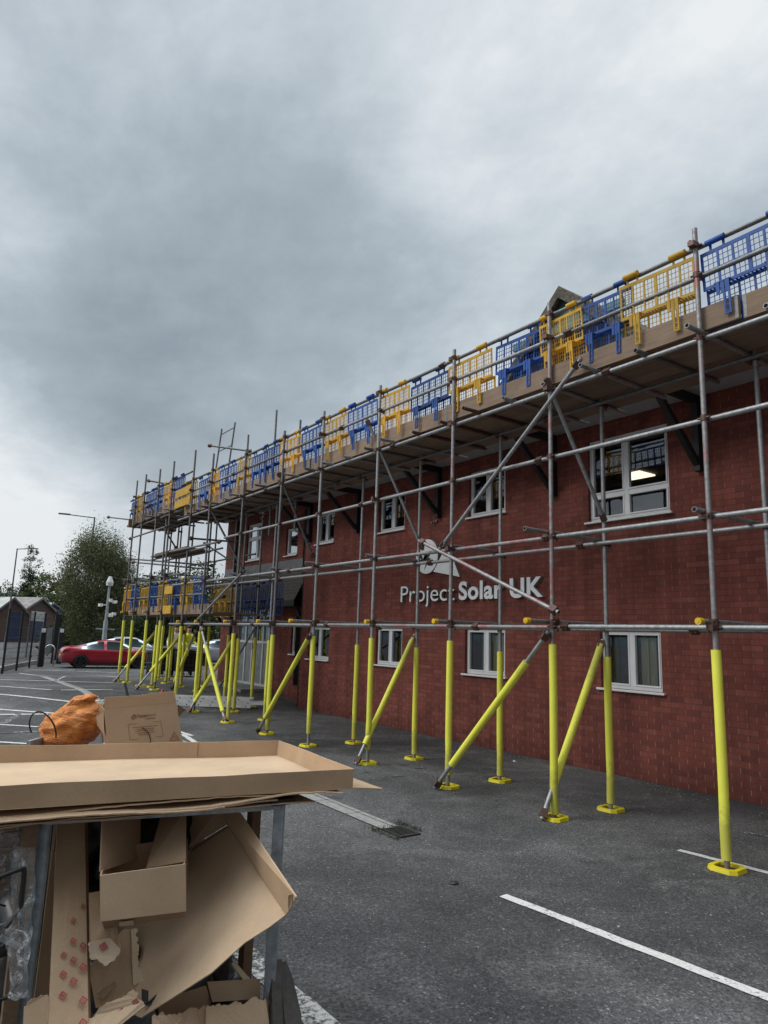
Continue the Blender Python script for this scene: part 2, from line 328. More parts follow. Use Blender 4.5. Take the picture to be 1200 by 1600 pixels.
# ------------------------------------------------------------------ world, sun
w = bpy.data.worlds.new('World'); scene.world = w; w.use_nodes = True
nt = w.node_tree; N, L = nt.nodes, nt.links
bg = [n for n in N if n.type == 'BACKGROUND'][0]; outw = [n for n in N if n.type == 'OUTPUT_WORLD'][0]
SUN_EL, SUN_ROT = R(40), R(-68)
def wn(typ, **kw):
    n = N.new(typ)
    for k, v in kw.items(): setattr(n, k, v)
    return n
sky = wn('ShaderNodeTexSky'); sky.sky_type = 'NISHITA'; sky.sun_disc = False; sky.sun_elevation = SUN_EL; sky.sun_rotation = SUN_ROT; sky.air_density = 1.2; sky.dust_density = 2
tc = wn('ShaderNodeTexCoord'); sp = wn('ShaderNodeSeparateXYZ'); L.new(tc.outputs['Generated'], sp.inputs[0])
def wm(op, a, b=0, c=None):
    m = wn('ShaderNodeMath', operation=op)
    for i, v in enumerate((a, b) if c is None else (a, b, c)):
        if isinstance(v, (int, float)): m.inputs[i].default_value = v
        else: L.new(v, m.inputs[i])
    return m.outputs[0]
zc = wm('MAXIMUM', sp.outputs['Z'], 0.0); den = wm('ADD', zc, .30)
cx = wm('DIVIDE', sp.outputs['X'], den); cy = wm('DIVIDE', sp.outputs['Y'], den)
cb = wn('ShaderNodeCombineXYZ'); L.new(cx, cb.inputs[0]); L.new(cy, cb.inputs[1]); cb.inputs[2].default_value = 2.3
def wnoise(scale, detail, rough, dist, off):
    mp = wn('ShaderNodeMapping'); mp.inputs['Location'].default_value = off; mp.inputs['Rotation'].default_value = (0, 0, R(25)); mp.inputs['Scale'].default_value = (1, .8, 1); L.new(cb.outputs[0], mp.inputs[0])
    n = wn('ShaderNodeTexNoise'); n.inputs['Scale'].default_value = scale; n.inputs['Detail'].default_value = detail; n.inputs['Roughness'].default_value = rough; n.inputs['Distortion'].default_value = dist
    L.new(mp.outputs[0], n.inputs['Vector']); return n.outputs['Fac']
n1 = wnoise(.9, 4, .5, .0, (1.7, .4, 0)); n2 = wnoise(2.3, 8, .6, .12, (4.2, 1.9, 0)); n3 = wnoise(6.5, 8, .62, .15, (1.2, 7.9, 0))
f = wm('ADD', wm('MULTIPLY', n1, .50), wm('MULTIPLY', n2, .50))
# a darker bank of cloud ahead and to the left, thinning to a bright band over the horizon
def wdot(az, el, lo, hi):
    d = Vector((math.sin(az)*math.cos(el), math.cos(az)*math.cos(el), math.sin(el)))
    vm = wn('ShaderNodeVectorMath', operation='DOT_PRODUCT'); L.new(tc.outputs['Generated'], vm.inputs[0]); vm.inputs[1].default_value = d
    mr = wn('ShaderNodeMapRange', interpolation_type='SMOOTHSTEP'); mr.inputs['From Min'].default_value = lo; mr.inputs['From Max'].default_value = hi; L.new(vm.outputs['Value'], mr.inputs[0]); return mr.outputs[0]
f = wm('ADD', f, wm('MULTIPLY', wm('SUBTRACT', n3, .5), .24))
f = wm('SUBTRACT', f, wm('MULTIPLY', wdot(R(20), R(21), .90, .997), .135))
f = wm('ADD', f, .025)
f = wm('ADD', f, wm('MULTIPLY', wdot(R(4), R(6), .965, .998), .22))
f = wm('ADD', f, wm('MULTIPLY', wdot(R(62), R(28), .86, .99), .015))
rp = wn('ShaderNodeValToRGB'); e = rp.color_ramp.elements
stops = [(.20, (.30, .355, .405)), (.36, (.405, .472, .528)), (.45, (.52, .59, .65)), (.54, (.66, .725, .775)), (.66, (.88, .915, .94))]
while len(e) < len(stops): e.new(.5)
for el, (p_, c_) in zip(e, stops): el.position = p_; el.color = (*c_, 1)
L.new(f, rp.inputs[0])
hz = wn('ShaderNodeMapRange', interpolation_type='SMOOTHSTEP'); hz.inputs['From Min'].default_value = .30; hz.inputs['From Max'].default_value = .0; L.new(sp.outputs['Z'], hz.inputs[0])
mx = wn('ShaderNodeMix', data_type='RGBA'); L.new(wm('MULTIPLY', hz.outputs[0], .55), mx.inputs[0]); L.new(rp.outputs[0], mx.inputs[6]); mx.inputs[7].default_value = (.80, .83, .85, 1)
zb = wn('ShaderNodeMapRange', interpolation_type='SMOOTHSTEP'); zb.inputs['From Min'].default_value = .74; zb.inputs['From Max'].default_value = .97; zb.inputs['To Min'].default_value = 1.0; zb.inputs['To Max'].default_value = 4.8; L.new(sp.outputs['Z'], zb.inputs[0])
vs = wn('ShaderNodeVectorMath', operation='SCALE'); L.new(mx.outputs[2], vs.inputs[0]); bl_ = wm('MULTIPLY', zb.outputs[0], wm('SUBTRACT', 1.0, wm('MULTIPLY', wdot(R(182), R(8), .2, .9), .62))); L.new(bl_, vs.inputs['Scale'])  # added dim lobe in the unseen sky behind the camera, shading the trolley fronts
# the thick cloud lets a little of the clear sky's blue through
bg.inputs['Strength'].default_value = .05; L.new(sky.outputs[0], bg.inputs[0])
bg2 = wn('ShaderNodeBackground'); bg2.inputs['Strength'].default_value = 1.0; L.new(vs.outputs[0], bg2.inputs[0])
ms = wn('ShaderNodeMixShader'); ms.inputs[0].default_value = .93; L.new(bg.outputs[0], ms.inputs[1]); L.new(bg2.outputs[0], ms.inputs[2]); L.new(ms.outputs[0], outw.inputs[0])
sl = bpy.data.lights.new('sun', 'SUN'); sl.energy = 1.5; sl.angle = R(28); sl.color = (1, .97, .93); so = bpy.data.objects.new('sun', sl); col.objects.link(so)
sd = Vector((math.sin(SUN_ROT)*math.cos(SUN_EL), math.cos(SUN_ROT)*math.cos(SUN_EL), math.sin(SUN_EL))); so.rotation_euler = sd.to_track_quat('Z', 'Y').to_euler(); so.location = (0, 0, 30)
scene.view_settings.view_transform = 'Standard'; scene.view_settings.look = 'None'; scene.view_settings.exposure = 0

# ------------------------------------------------------------------ ground and markings
def ground():
    ys = [-60, -20, -6]+[i*.5 for i in range(-8, 70)]+[36, 40, 48, 60, 90, 140, 220, 400, 900, 1800]
    xs = [-1800, -700, -300, -120, -60, -30, -15, -8]+[i*.5 for i in range(-8, 30)]+[18, 25, 40, 80, 160, 400, 1000, 1800]
    m = MB(); vs = [(x, y, gz(x, y)) for y in ys for x in xs]; n = len(xs)
    m.add(vs, [(j*n+i, j*n+i+1, (j+1)*n+i+1, (j+1)*n+i) for j in range(len(ys)-1) for i in range(n-1)], 0, True)
    tag(m.build('ground', 'asphalt'), kind='structure')
ground()
nline = 0
def line(pa, pb, wd, mat='line_paint', lift=.006, name='parking_line'):
    pa, pb = Vector(pa), Vector(pb); d = pb-pa; d.z = 0; n = max(2, int(d.length/.09)); s = Vector((-d.y, d.x, 0)).normalized()*wd/2
    m = MB(); vs = []
    for i in range(n+1):
        c = pa+(pb-pa)*i/n
        for k in (-1, 1):
            q = c+s*k*(1+.11*random.uniform(-1, 1)); q.z = gz(q.x, q.y)+lift; vs.append(q)
    m.add(vs, [(2*i, 2*i+2, 2*i+3, 2*i+1) for i in range(n)])
    return tag(m.build(name, mat), kind='structure')
line(gp(786, 1400), P(-2, 4.3, 0), .085); line(gp(1060, 1329), P(-1, 6.45, 0), .075); line(P(4.05, 1.86, 0), P(-1, 1.9, 0), .14, 'line_paint_worn')
line(gp(1163, 1301), gp(1260, 1316), .09, 'line_paint_faded')
for a, b, wd, mt in [((0, 1062), (176, 1067), .09, 0), ((30, 1052), (182, 1058), .09, 0), ((48, 1046.5), (182, 1051), .09, 0), ((0, 1072.5), (80, 1078), .09, 0), ((95, 1078.5), (176, 1077.5), .09, 0), ((-40, 1082), (112, 1089), .09, 0), ((126, 1089), (176, 1087), .09, 0),
                     ((-40, 1094), (95, 1102), .09, 0), ((-40, 1110), (75, 1116), .09, 0), ((-40, 1130), (60, 1136), .09, 0), ((-60, 1156), (52, 1163), .09, 0), ((85, 1065), (105, 1057), .06, 1), ((0, 1132), (32, 1109), .12, 2), ((0, 1146), (60, 1143), .08, 2), ((150, 1105), (166, 1102), .06, 1),
                     ((70, 1046), (178, 1048), .08, 1), ((560, 1207), (580, 1207), .1, 2), ((612, 1213), (630, 1213), .1, 2), ((648, 1201), (664, 1200), .08, 2), ((270, 1140), (300, 1150), .08, 0), ((285, 1147), (310, 1164), .09, 0)]:
    line(gp(*a), gp(*b), wd, ('line_paint', 'line_paint_worn', 'line_paint_faded')[mt])
# concrete drain channel along the lot
m = MB(); UC = [5.62+i*.62 for i in range(30)]
for a, b in zip(UC, UC[1:]):
    b -= .012
    for (va, vb, h) in ((4.0, 4.05, .010), (4.053, 4.145, .006), (4.148, 4.20, .010)):
        q = [(va, a), (vb, a), (vb, b), (va, b)]; m.add([(x, y, gz(x, y)+h) for x, y in q], [(0, 1, 2, 3)])
tag(m.build('drain_channel', 'concrete'), kind='structure')
gr = thing('drain_grate', 'dark slotted drain grate at the near end of the concrete channel', 'drain grate', (4.1, 5.44, 0))
m = MB(); m.box((3.99, 5.30, .002), (4.22, 5.325, .014)); m.box((3.99, 5.565, .002), (4.22, 5.59, .014)); m.box((3.99, 5.325, .002), (4.015, 5.565, .014)); m.box((4.195, 5.325, .002), (4.22, 5.565, .014)); m.build('frame', 'cast_iron', gr)
m = MB()
for i in range(7): m.box((4.018, 5.332+i*.034, .003), (4.192, 5.348+i*.034, .012))
m.build('bars', 'cast_iron', gr)
m = MB(); m.box((4.016, 5.326, .0005), (4.194, 5.564, .0025)); m.build('opening', 'hole_black', gr)
m = MB()
for i in range(260):
    a = random.choice([(3.93, random.uniform(5.25, 5.7)), (random.uniform(3.9, 4.3), 5.62), (4.29, random.uniform(5.4, 5.75))]); x, y = a[0]+random.gauss(0, .02), a[1]+random.gauss(0, .02); h = random.uniform(.015, .05); dx, dy = random.uniform(-.03, .03), random.uniform(-.03, .03)
    m.add([(x-.003, y, .0), (x+.003, y, 0), (x+dx, y+dy, h)], [(0, 1, 2)])
tag(m.build('grass', 'grass_green'), 'weeds round the drain', 'grass', kind='stuff')
# litter
def pebble(name, label, cat, p, s, mat, group=None):
    m = MB(); bm = bmesh.new(); bmesh.ops.create_icosphere(bm, subdivisions=2, radius=1)
    sc = Vector((s*random.uniform(.7, 1.2), s*random.uniform(.7, 1.2), s*random.uniform(.35, .6))); o = Vector((random.random()*9, 0, 0))
    m.add([Vector((v.co.x*sc.x, v.co.y*sc.y, v.co.z*sc.z))*(1+.45*noise.noise(v.co*1.7+o)) for v in bm.verts], [[v.index for v in f.verts] for f in bm.faces]); bm.free()
    ob = m.build(name, mat, loc=p, local=True); ob.location = Vector(p)+Vector((0, 0, sc.z*.6)); return tag(ob, label, cat, group)
pebble('glove', 'small crumpled black scrap lying on the open asphalt', 'scrap', gp(709, 1381), .03, 'black_plastic')
pebble('paper_scrap', 'tiny white paper scrap near the wall beyond the scaffold', 'scrap', gp(804, 1190), .025, 'white_scrap')
pebble('stone', 'pale pebble beside the long white parking line', 'stone', gp(967, 1449), .012, 'concrete')
m = MB()
for i in range(900):
    x, y = random.uniform(1.5, 8.3), random.uniform(1.5, 17); s = random.uniform(.003, .009)
    if random.random() < .5: x = random.uniform(7.9, 8.42)
    z = gz(x, y); a = random.random()*3; c, d = math.cos(a)*s, math.sin(a)*s
    m.add([(x+c, y+d, z), (x-d, y+c, z), (x-c, y-d, z), (x+d, y-c, z), (x, y, z+s)], [(0, 1, 4), (1, 2, 4), (2, 3, 4), (3, 0, 4)])
tag(m.build('grit', 'concrete'), 'scattered pale grit', 'grit', kind='stuff')

# ------------------------------------------------------------------ the brick building
VR, UE, ZR = 8.75, 21.4, 5.05     # recessed wall, far corner, soffit height
bld = thing('brick_building', 'two storey dark red brick office building behind the scaffolding', 'building', (VW, 8, 0))
def wall_with_holes(m, v, u0, u1, z0, z1, holes, depth=.09):
    us = sorted({u0, u1, *[h[0] for h in holes], *[h[1] for h in holes]}); zs = sorted({z0, z1, *[h[2] for h in holes], *[h[3] for h in holes]})
    for a, b in zip(us, us[1:]):
        for c, d in zip(zs, zs[1:]):
            cu, cz = (a+b)/2, (c+d)/2
            if any(h[0] < cu < h[1] and h[2] < cz < h[3] for h in holes): continue
            m.add([P(b, v, c), P(a, v, c), P(a, v, d), P(b, v, d)], [(0, 1, 2, 3)])
    for a, b, c, d in holes:
        w_ = v+depth
        m.add([P(a, v, c), P(a, w_, c), P(a, w_, d), P(a, v, d)], [(0, 1, 2, 3)]); m.add([P(b, v, c), P(b, w_, c), P(b, w_, d), P(b, v, d)], [(3, 2, 1, 0)])
        m.add([P(a, v, c), P(b, v, c), P(b, w_, c), P(a, w_, c)], [(0, 1, 2, 3)]); m.add([P(a, v, d), P(b, v, d), P(b, w_, d), P(a, w_, d)], [(3, 2, 1, 0)])
main_w = [(5.385, 6.74, 3.555, 4.81), (8.49, 9.43, 3.955, 4.80), (11.38, 12.32, 3.97, 4.78), (14.19, 15.01, 3.96, 4.73),
          (5.60, 6.58, 1.155, 1.97), (8.49, 9.49, 1.18, 1.97), (11.36, 12.28, 1.205, 1.97), (14.19, 15.19, 1.20, 1.97)]
rec_w = [(18.74, 19.84, 3.90, 5.02), (16.55, 17.22, 3.87, 4.62), (16.10, 16.62, 1.26, 2.02)]
door_h = (17.75, 20.05, .30, 2.45)
m = MB(); wall_with_holes(m, VW, -6, 15.55, -.2, ZR, main_w)
m.add([P(15.55, VW, -.2), P(15.55, 12, -.2), P(15.55, 12, ZR), P(15.55, VW, ZR)], [(3, 2, 1, 0)])
m.add([P(-6, VW, -.2), P(-6, 18, -.2), P(-6, 18, ZR), P(-6, VW, ZR)], [(0, 1, 2, 3)])
def uvw(p): return (p.y if abs(p.x-VW) < .12 or abs(p.x-VR) < .12 else p.x, p.z)
m.build('wall', 'brick', bld, uvfun=uvw)
m = MB(); wall_with_holes(m, VR, 15.55, UE, -.2, 5.3, rec_w+[door_h]); m.add([P(UE, VR, -.2), P(UE, 18, -.2), P(UE, 18, 5.3), P(UE, VR, 5.3)], [(3, 2, 1, 0)])
tag(m.build('wall', 'brick', bld, uvfun=uvw), 'recessed brick wall beyond the downpipe')
def window(h, v, cols, rows, style):
    a, b, c, d = h; vf = v+.055; fr = .05
    wn_ = MB()
    def bar(u0, u1, z0, z1, dv=0): wn_.box((vf+dv, u0, z0), (vf+.06+dv, u1, z1))
    bar(a, b, c, c+fr); bar(a, b, d-fr, d); bar(a, a+fr, c+fr, d-fr); bar(b-fr, b, c+fr, d-fr)
    um = [a+fr]+[a+(b-a)*t for t in cols]+[b-fr]; zm = [c+fr]+[c+(d-c)*t for t in rows]+[d-fr]
    for t in um[1:-1]: bar(t-.034, t+.034, c+fr, d-fr, -.004)
    for t in zm[1:-1]: bar(a+fr, b-fr, t-.028, t+.028, .003)
    # sashes standing a little proud of the frame
    for i in range(len(um)-1):
        for j in range(len(zm)-1):
            x0, x1 = um[i]+(.034 if i else 0), um[i+1]-(.034 if i < len(um)-2 else 0); y0, y1 = zm[j]+(.028 if j else 0), zm[j+1]-(.028 if j < len(zm)-2 else 0)
            s = .024; q = -.010
            bar(x0, x1, y0, y0+s, q); bar(x0, x1, y1-s, y1, q); bar(x0, x0+s, y0+s, y1-s, q); bar(x1-s, x1, y0+s, y1-s, q)
    f = wn_.build('window', 'upvc', bld, bevel=.004)
    m = MB(); m.add([P(b-.02, vf+.03, c+.02), P(a+.02, vf+.03, c+.02), P(a+.02, vf+.03, d-.02), P(b-.02, vf+.03, d-.02)], [(0, 1, 2, 3)])
    m.build('pane', 'glass_mirror' if style == 'mirror' else 'glass', f)
    m = MB(); m.box((v-.05, a-.05, c-.032), (v+.05, b+.05, c-.001)); m.build('sill', 'upvc', f, bevel=.006)
    if style != 'mirror':
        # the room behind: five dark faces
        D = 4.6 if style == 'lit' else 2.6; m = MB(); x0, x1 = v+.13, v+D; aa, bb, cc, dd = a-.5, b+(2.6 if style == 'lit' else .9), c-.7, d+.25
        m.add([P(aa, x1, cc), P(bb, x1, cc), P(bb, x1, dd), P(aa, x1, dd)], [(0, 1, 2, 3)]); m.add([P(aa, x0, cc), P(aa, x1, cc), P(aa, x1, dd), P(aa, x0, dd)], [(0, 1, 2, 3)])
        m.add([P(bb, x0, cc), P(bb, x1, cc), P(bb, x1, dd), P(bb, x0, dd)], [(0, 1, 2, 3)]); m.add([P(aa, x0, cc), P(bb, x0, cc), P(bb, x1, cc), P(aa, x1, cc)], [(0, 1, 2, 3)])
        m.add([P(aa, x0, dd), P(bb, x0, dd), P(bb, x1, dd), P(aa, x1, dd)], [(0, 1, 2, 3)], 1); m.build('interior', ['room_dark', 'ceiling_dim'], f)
        if style == 'blinds':
            m = MB(); t = a+.03
            while t < a+(b-a)*.62:
                m.box((v+.14, t, c+.03), (v+.145, t+.07, d-.05)); t += .084
            m.build('blind', 'blind', f)
        if style == 'curtain':
            m = MB()
            for k in range(7):
                m.box((v+.15+.02*(k % 2), a+.05+k*.12, c+.03), (v+.17+.02*(k % 2), a+.17+k*.12, d-.05), 1 if k in (1, 2) else 0)
            m.build('curtain', ['curtain_dark', 'blind'], f)
        if style in ('desk', 'lit'):
            m = MB(); m.box((v+.35, a+.1, c+.10), (v+1.0, b-.1, c+.13)); m.box((v+.5, a+.3, c+.13), (v+.53, a+.72, c+.34), 1); m.box((v+.62, b-.5, c+.13), (v+.64, b-.2, c+.30), 1); m.build('desk', ['desk_white', 'black_plastic'], f)
        if style == 'lit':
            m = MB(); m.box((11.4, 7.86, dd-.035), (11.9, 8.46, dd-.01)); m.box((9.6, 7.2, dd-.035), (10.1, 7.8, dd-.01), 1); m.build('ceiling_light', ['lit_panel', 'desk_white'], f)
            m = MB(); m.tube(P(a-.2, v+.5, dd-.25), P(b+.4, v+1.2, dd-.25), .035, 8); m.build('ceiling_duct', 'desk_white', f)
    return f
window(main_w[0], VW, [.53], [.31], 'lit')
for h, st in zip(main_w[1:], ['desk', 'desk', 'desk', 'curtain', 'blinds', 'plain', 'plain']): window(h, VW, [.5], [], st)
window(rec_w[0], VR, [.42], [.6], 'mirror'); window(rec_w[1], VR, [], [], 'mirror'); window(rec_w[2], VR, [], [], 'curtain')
# entrance: white framed glazed door set with grey lower panels
a, b, c, d = door_h; vf = VR+.03
m = MB()
def bar(m, u0, u1, z0, z1, dv=0, mi=0, t=.07): m.box((vf+dv, u0, z0), (vf+dv+t, u1, z1), mi)
ud = [a, a+.62, a+1.32, a+1.8, b]
for t in ud: bar(m, t-.03 if t > a else t, t+.035 if t < b else t, c, d)
for z in (c, c+1.18, d-.07): 
    for p, q in zip(ud, ud[1:]): bar(m, p+.036, q-.031, z, z+.07, .004)
dr = m.build('door', 'upvc', bld, bevel=.004)
m = MB()
for p, q in zip(ud, ud[1:]): m.box((vf+.03, p+.03, c+.06), (vf+.045, q-.03, c+1.19))
m.build('panel', 'panel_grey', dr)
m = MB()
for p, q in zip(ud, ud[1:]): m.box((vf+.03, p+.03, c+1.24), (vf+.04, q-.03, d-.06))
m.build('pane', 'glass_mirror', dr)
m = MB(); m.tube(P(a+1.22, vf-.04, c+1.0), P(a+1.22, vf-.04, c+1.35), .012, 8); m.box((vf-.04, a+1.21, c+1.03), (vf, a+1.23, c+1.05)); m.box((vf-.04, a+1.21, c+1.3), (vf, a+1.23, c+1.32)); m.build('handle', 'chrome', dr)
m = MB(); m.box((VR-.9, a-.2, -.1), (VR-.002, b+.2, .298)); tag(m.build('step', 'concrete', bld), 'concrete entrance step')
# eaves: soffit, fascia, gutter and the roof above
VE = 7.36
m = MB(); m.box((VE, -6, ZR), (VW+.05, 15.7, ZR+.02)); m.box((VE, 15.703, ZR+.25), (VR+.05, UE+.3, ZR+.27)); m.build('soffit', 'render_grey', bld)
m = MB(); m.box((VE-.03, -6, ZR-.03), (VE-.002, 15.7, ZR+.2)); m.box((VE-.03, 15.703, ZR+.22), (VE-.002, UE+.3, ZR+.45)); m.build('fascia', 'black_paint', bld)
m = MB()
for ua, ub, z in ((-6, 15.7, ZR+.13), (15.71, UE+.3, ZR+.38)):
    n = 9; ring = [(VE-.095+.06*math.cos(math.pi+math.pi*i/(n-1)), z+.06*math.sin(math.pi+math.pi*i/(n-1))) for i in range(n)]
    vs = [P(ua, x, zz) for x, zz in ring]+[P(ub, x, zz) for x, zz in ring]; m.add(vs, [(i, i+1, n+i+1, n+i) for i in range(n-1)], 0, True)
m.build('gutter', 'gutter_black', bld)
m = MB(); VT = 13.2; pit = .40
m.slab([P(-6, VE-.05, ZR+.24), P(15.7, VE-.05, ZR+.24), P(15.7, VT, ZR+.24+(VT-VE)*pit), P(-6, VT, ZR+.24+(VT-VE)*pit)], .08, 0, (0, 0, 1)); m.slab([P(15.71, VE-.05, ZR+.48), P(UE+.3, VE-.05, ZR+.48), P(UE+.3, VT, ZR+.48+(VT-VE)*pit), P(15.71, VT, ZR+.48+(VT-VE)*pit)], .08, 0, (0, 0, 1))
m.slab([P(-6, VT+.01, ZR+.24+(VT-VE)*pit), P(UE+.3, VT+.01, ZR+.24+(VT-VE)*pit), P(UE+.3, 19, ZR+.3), P(-6, 19, ZR+.3)], .08, 0, (0, 0, 1)); m.build('roof', 'roof_tile', bld)
# gable over the eaves
UG, ZG = 6.93, 7.36; sl_, sr_ = .97, .86; zb = 5.6; vg = 8.40
ul, ur = UG+(ZG-zb)/sl_, UG-(ZG-zb)/sr_
m = MB(); m.slab([P(ul-.1, vg-.16, zb), P(UG, vg-.16, ZG-.1), P(ur+.1, vg-.16, zb)], .1, 0, (-1, 0, 0)); gb = m.build('gable', 'green_clad', bld)
m = MB()
for ue, zz in ((ul+.05, zb-.03), (ur-.05, zb-.03)):
    m.slab([P(UG, vg-.32, ZG), P(ue, vg-.32, zz), P(ue, 14, zz), P(UG, 14, ZG)], .09, 0, (0, 0, 1))
m.build('roof', 'lichen_tile', gb)
m = MB()
for ue, zz, s in ((ul, zb, 1), (ur, zb, -1)):
    m.slab([P(UG, vg-.34, ZG-.055), P(ue, vg-.34, zz-.055), P(ue, vg-.34, zz-.20), P(UG, vg-.34, ZG-.21)], .05, 0, (-1, 0, 0))
m.jitter(.012, 5).build('verge', 'lichen_tile', gb)
m = MB(); m.box((vg-.19, UG-.95, 5.75), (vg-.163, UG+.95, 6.62)); m.build('window', 'hole_black', gb)
m = MB(); m.box((vg-.22, UG-1.1, 6.63), (vg-.163, UG+1.1, 6.76)); m.build('rail', 'green_clad', gb)
# gallows brackets under the eaves
for u, zl in ((4.92, 4.02), (7.38, 4.05), (10.25, 4.05), (13.1, 4.05), (2.5, 4.02), (15.3, 4.05)):
    m = MB(); m.box((VW-.10, u-.045, zl), (VW-.004, u+.045, ZR-.005)); m.box((VE+.02, u-.04, ZR-.11), (VW-.105, u+.04, ZR-.004))
    m.beam(P(u, VW-.09, zl+.1), P(u, VE+.14, ZR-.10), .075, .075, 0, (0, 1, 0)); m.build('eaves_bracket', 'black_paint', bld)
def downpipe(u, v, zt, z0=.0):
    m = MB(); m.tube(P(u, v, z0), P(u, v, zt), .042, 12)
    for z in (.5, 1.6, 2.8, 4.0):
        m.tube(P(u, v, z), P(u, v, z+.05), .05, 12); m.box((v, u-.02, z+.01), (v+.09, u+.02, z+.04))
    m.build('downpipe', 'gutter_black', bld)
downpipe(15.64, VR-.075, 5.2, .02); downpipe(20.45, VR-.075, 5.2, .2)
m = MB(); m.box((VW-.012, 15.552, -.1), (VR-.02, 15.58, ZR-.03)); m.build('corner_trim', 'black_paint', bld)
# tiled canopy over the entrance
m = MB(); vo = 8.33; c0, c1 = 15.75, 21.3; zt, zl = 3.43, 2.63
n = 9
for i in range(n):
    ta, tb = i/n, (i+1)/n
    va, vb = VR-(VR-vo)*ta, VR-(VR-vo)*tb; za, zb_ = zt-(zt-zl)*ta, zt-(zt-zl)*tb
    m.slab([P(c0, va, za), P(c1, va, za), P(c1, vb-.02, zb_), P(c0, vb-.02, zb_)], .022, 0, (0, 0, 1))
cp = m.build('canopy', 'roof_tile', bld)
m = MB(); m.box((VR-.016, c0, 3.45), (VR-.003, c1, 3.74)); m.build('flashing', 'lead', cp)
m = MB(); m.box((vo-.02, c0, zl-.16), (vo+.01, c1, zl-.03)); m.box((vo+.015, c0, zl-.18), (VR-.02, c1, zl-.165)); m.build('fascia', 'black_paint', cp)
m = MB()
for u in (c0+.05, 18.3, c1-.1): m.beam(P(u, VR-.03, 1.95), P(u, vo+.1, zl-.2), .08, .08, 0, (0, 1, 0))
m.build('bracket', 'black_paint', cp)
m = MB(); m.box((VW-.035, 10.30, 3.98), (VW-.003, 10.36, 4.02)); m.box((VW-.035, 10.45, 3.96), (VW-.003, 10.49, 4.0)); m.tube(P(10.4, VW-.03, 4.02), P(10.4, VW-.03, 3.92), .012, 6); m.build('wall_fixing', 'galvanised_dull', bld)

# ------------------------------------------------------------------ company sign on the wall
sg = thing('company_sign', 'white raised Project Solar UK letters and round logo fixed to the brick wall', 'sign', (VW, 9.5, 2.45))
def lettering(txt, uL, uR, zbase, cap, bold, name):
    """raised letters facing the lot, reading from uL (left) to uR"""
    cu = bpy.data.curves.new(name, 'FONT'); cu.body = txt; cu.size = 1; cu.extrude = .0; cu.offset = bold; cu.space_character = 1.0 if bold <= 0 else 1.06
    to = bpy.data.objects.new('tmp', cu); col.objects.link(to); bpy.context.view_layer.update()
    me = bpy.data.meshes.new_from_object(to.evaluated_get(bpy.context.evaluated_depsgraph_get())); bpy.data.objects.remove(to)
    bm = bmesh.new(); bm.from_mesh(me); bpy.data.meshes.remove(me)
    xs = [v.co.x for v in bm.verts]; x0, x1 = min(xs), max(xs); capn = .729 if bold <= 0 else .729+2*bold
    out = [];
    for v in bm.verts: out.append((uL+(uR-uL)*(v.co.x-x0)/(x1-x0), zbase+(v.co.y+bold)*cap/capn))
    fs = [[v.index for v in f.verts] for f in bm.faces]; be = [(e.verts[0].index, e.verts[1].index) for e in bm.edges if len(e.link_faces) == 1]; bm.free()
    m = MB(); n = len(out); va, vb = VW-.065, VW-.004
    m.add([P(u, va, z) for u, z in out], fs, 0)
    vs = [P(u, va+.002, z) for u, z in out]+[P(u, vb, z) for u, z in out]; m.add(vs, [(a, b, b+n, a+n) for a, b in be], 1)
    return m.build(name, ['letter_white', 'letter_side'], sg)
lettering('Project', 11.36, 9.72, 2.465, .335, -.004, 'lettering')
lettering('Solar UK', 9.60, 7.60, 2.465, .345, .030, 'lettering')
def plate(pts, name, mat, va, vb):
    m = MB(); n = len(pts); m.add([P(u, va, z) for u, z in pts], [tuple(range(n))], 0); vs = [P(u, va+.001, z) for u, z in pts]+[P(u, vb, z) for u, z in pts]
    m.add(vs, [(i, (i+1) % n, (i+1) % n+n, i+n) for i in range(n)], 1); return m.build(name, [mat, 'letter_side'], sg)
cu_, cz_, rr = 10.55, 3.325, .335
disc = plate([(cu_+rr*math.cos(t*math.pi/24), cz_+rr*math.sin(t*math.pi/24)) for t in range(48)], 'logo', 'letter_white', VW-.065, VW-.004)
plate([(10.06, 3.40), (9.93, 3.47), (9.60, 2.885), (10.36, 3.02)], 'logo', 'letter_white', VW-.05, VW-.004)
for pts in ([(10.83, 3.42), (10.74, 3.42), (10.66, 3.28), (10.60, 3.40), (10.50, 3.40), (10.64, 3.17)], [(10.66, 3.28), (10.50, 3.41), (10.40, 3.41), (10.50, 3.29), (10.42, 3.29), (10.62, 3.06), (10.55, 3.23), (10.64, 3.23)]):
    m = MB(); m.slab([P(u, VW-.068, z) for u, z in pts], .002, 0, (-1, 0, 0)); m.build('logo_bolt', 'black_paint', sg)

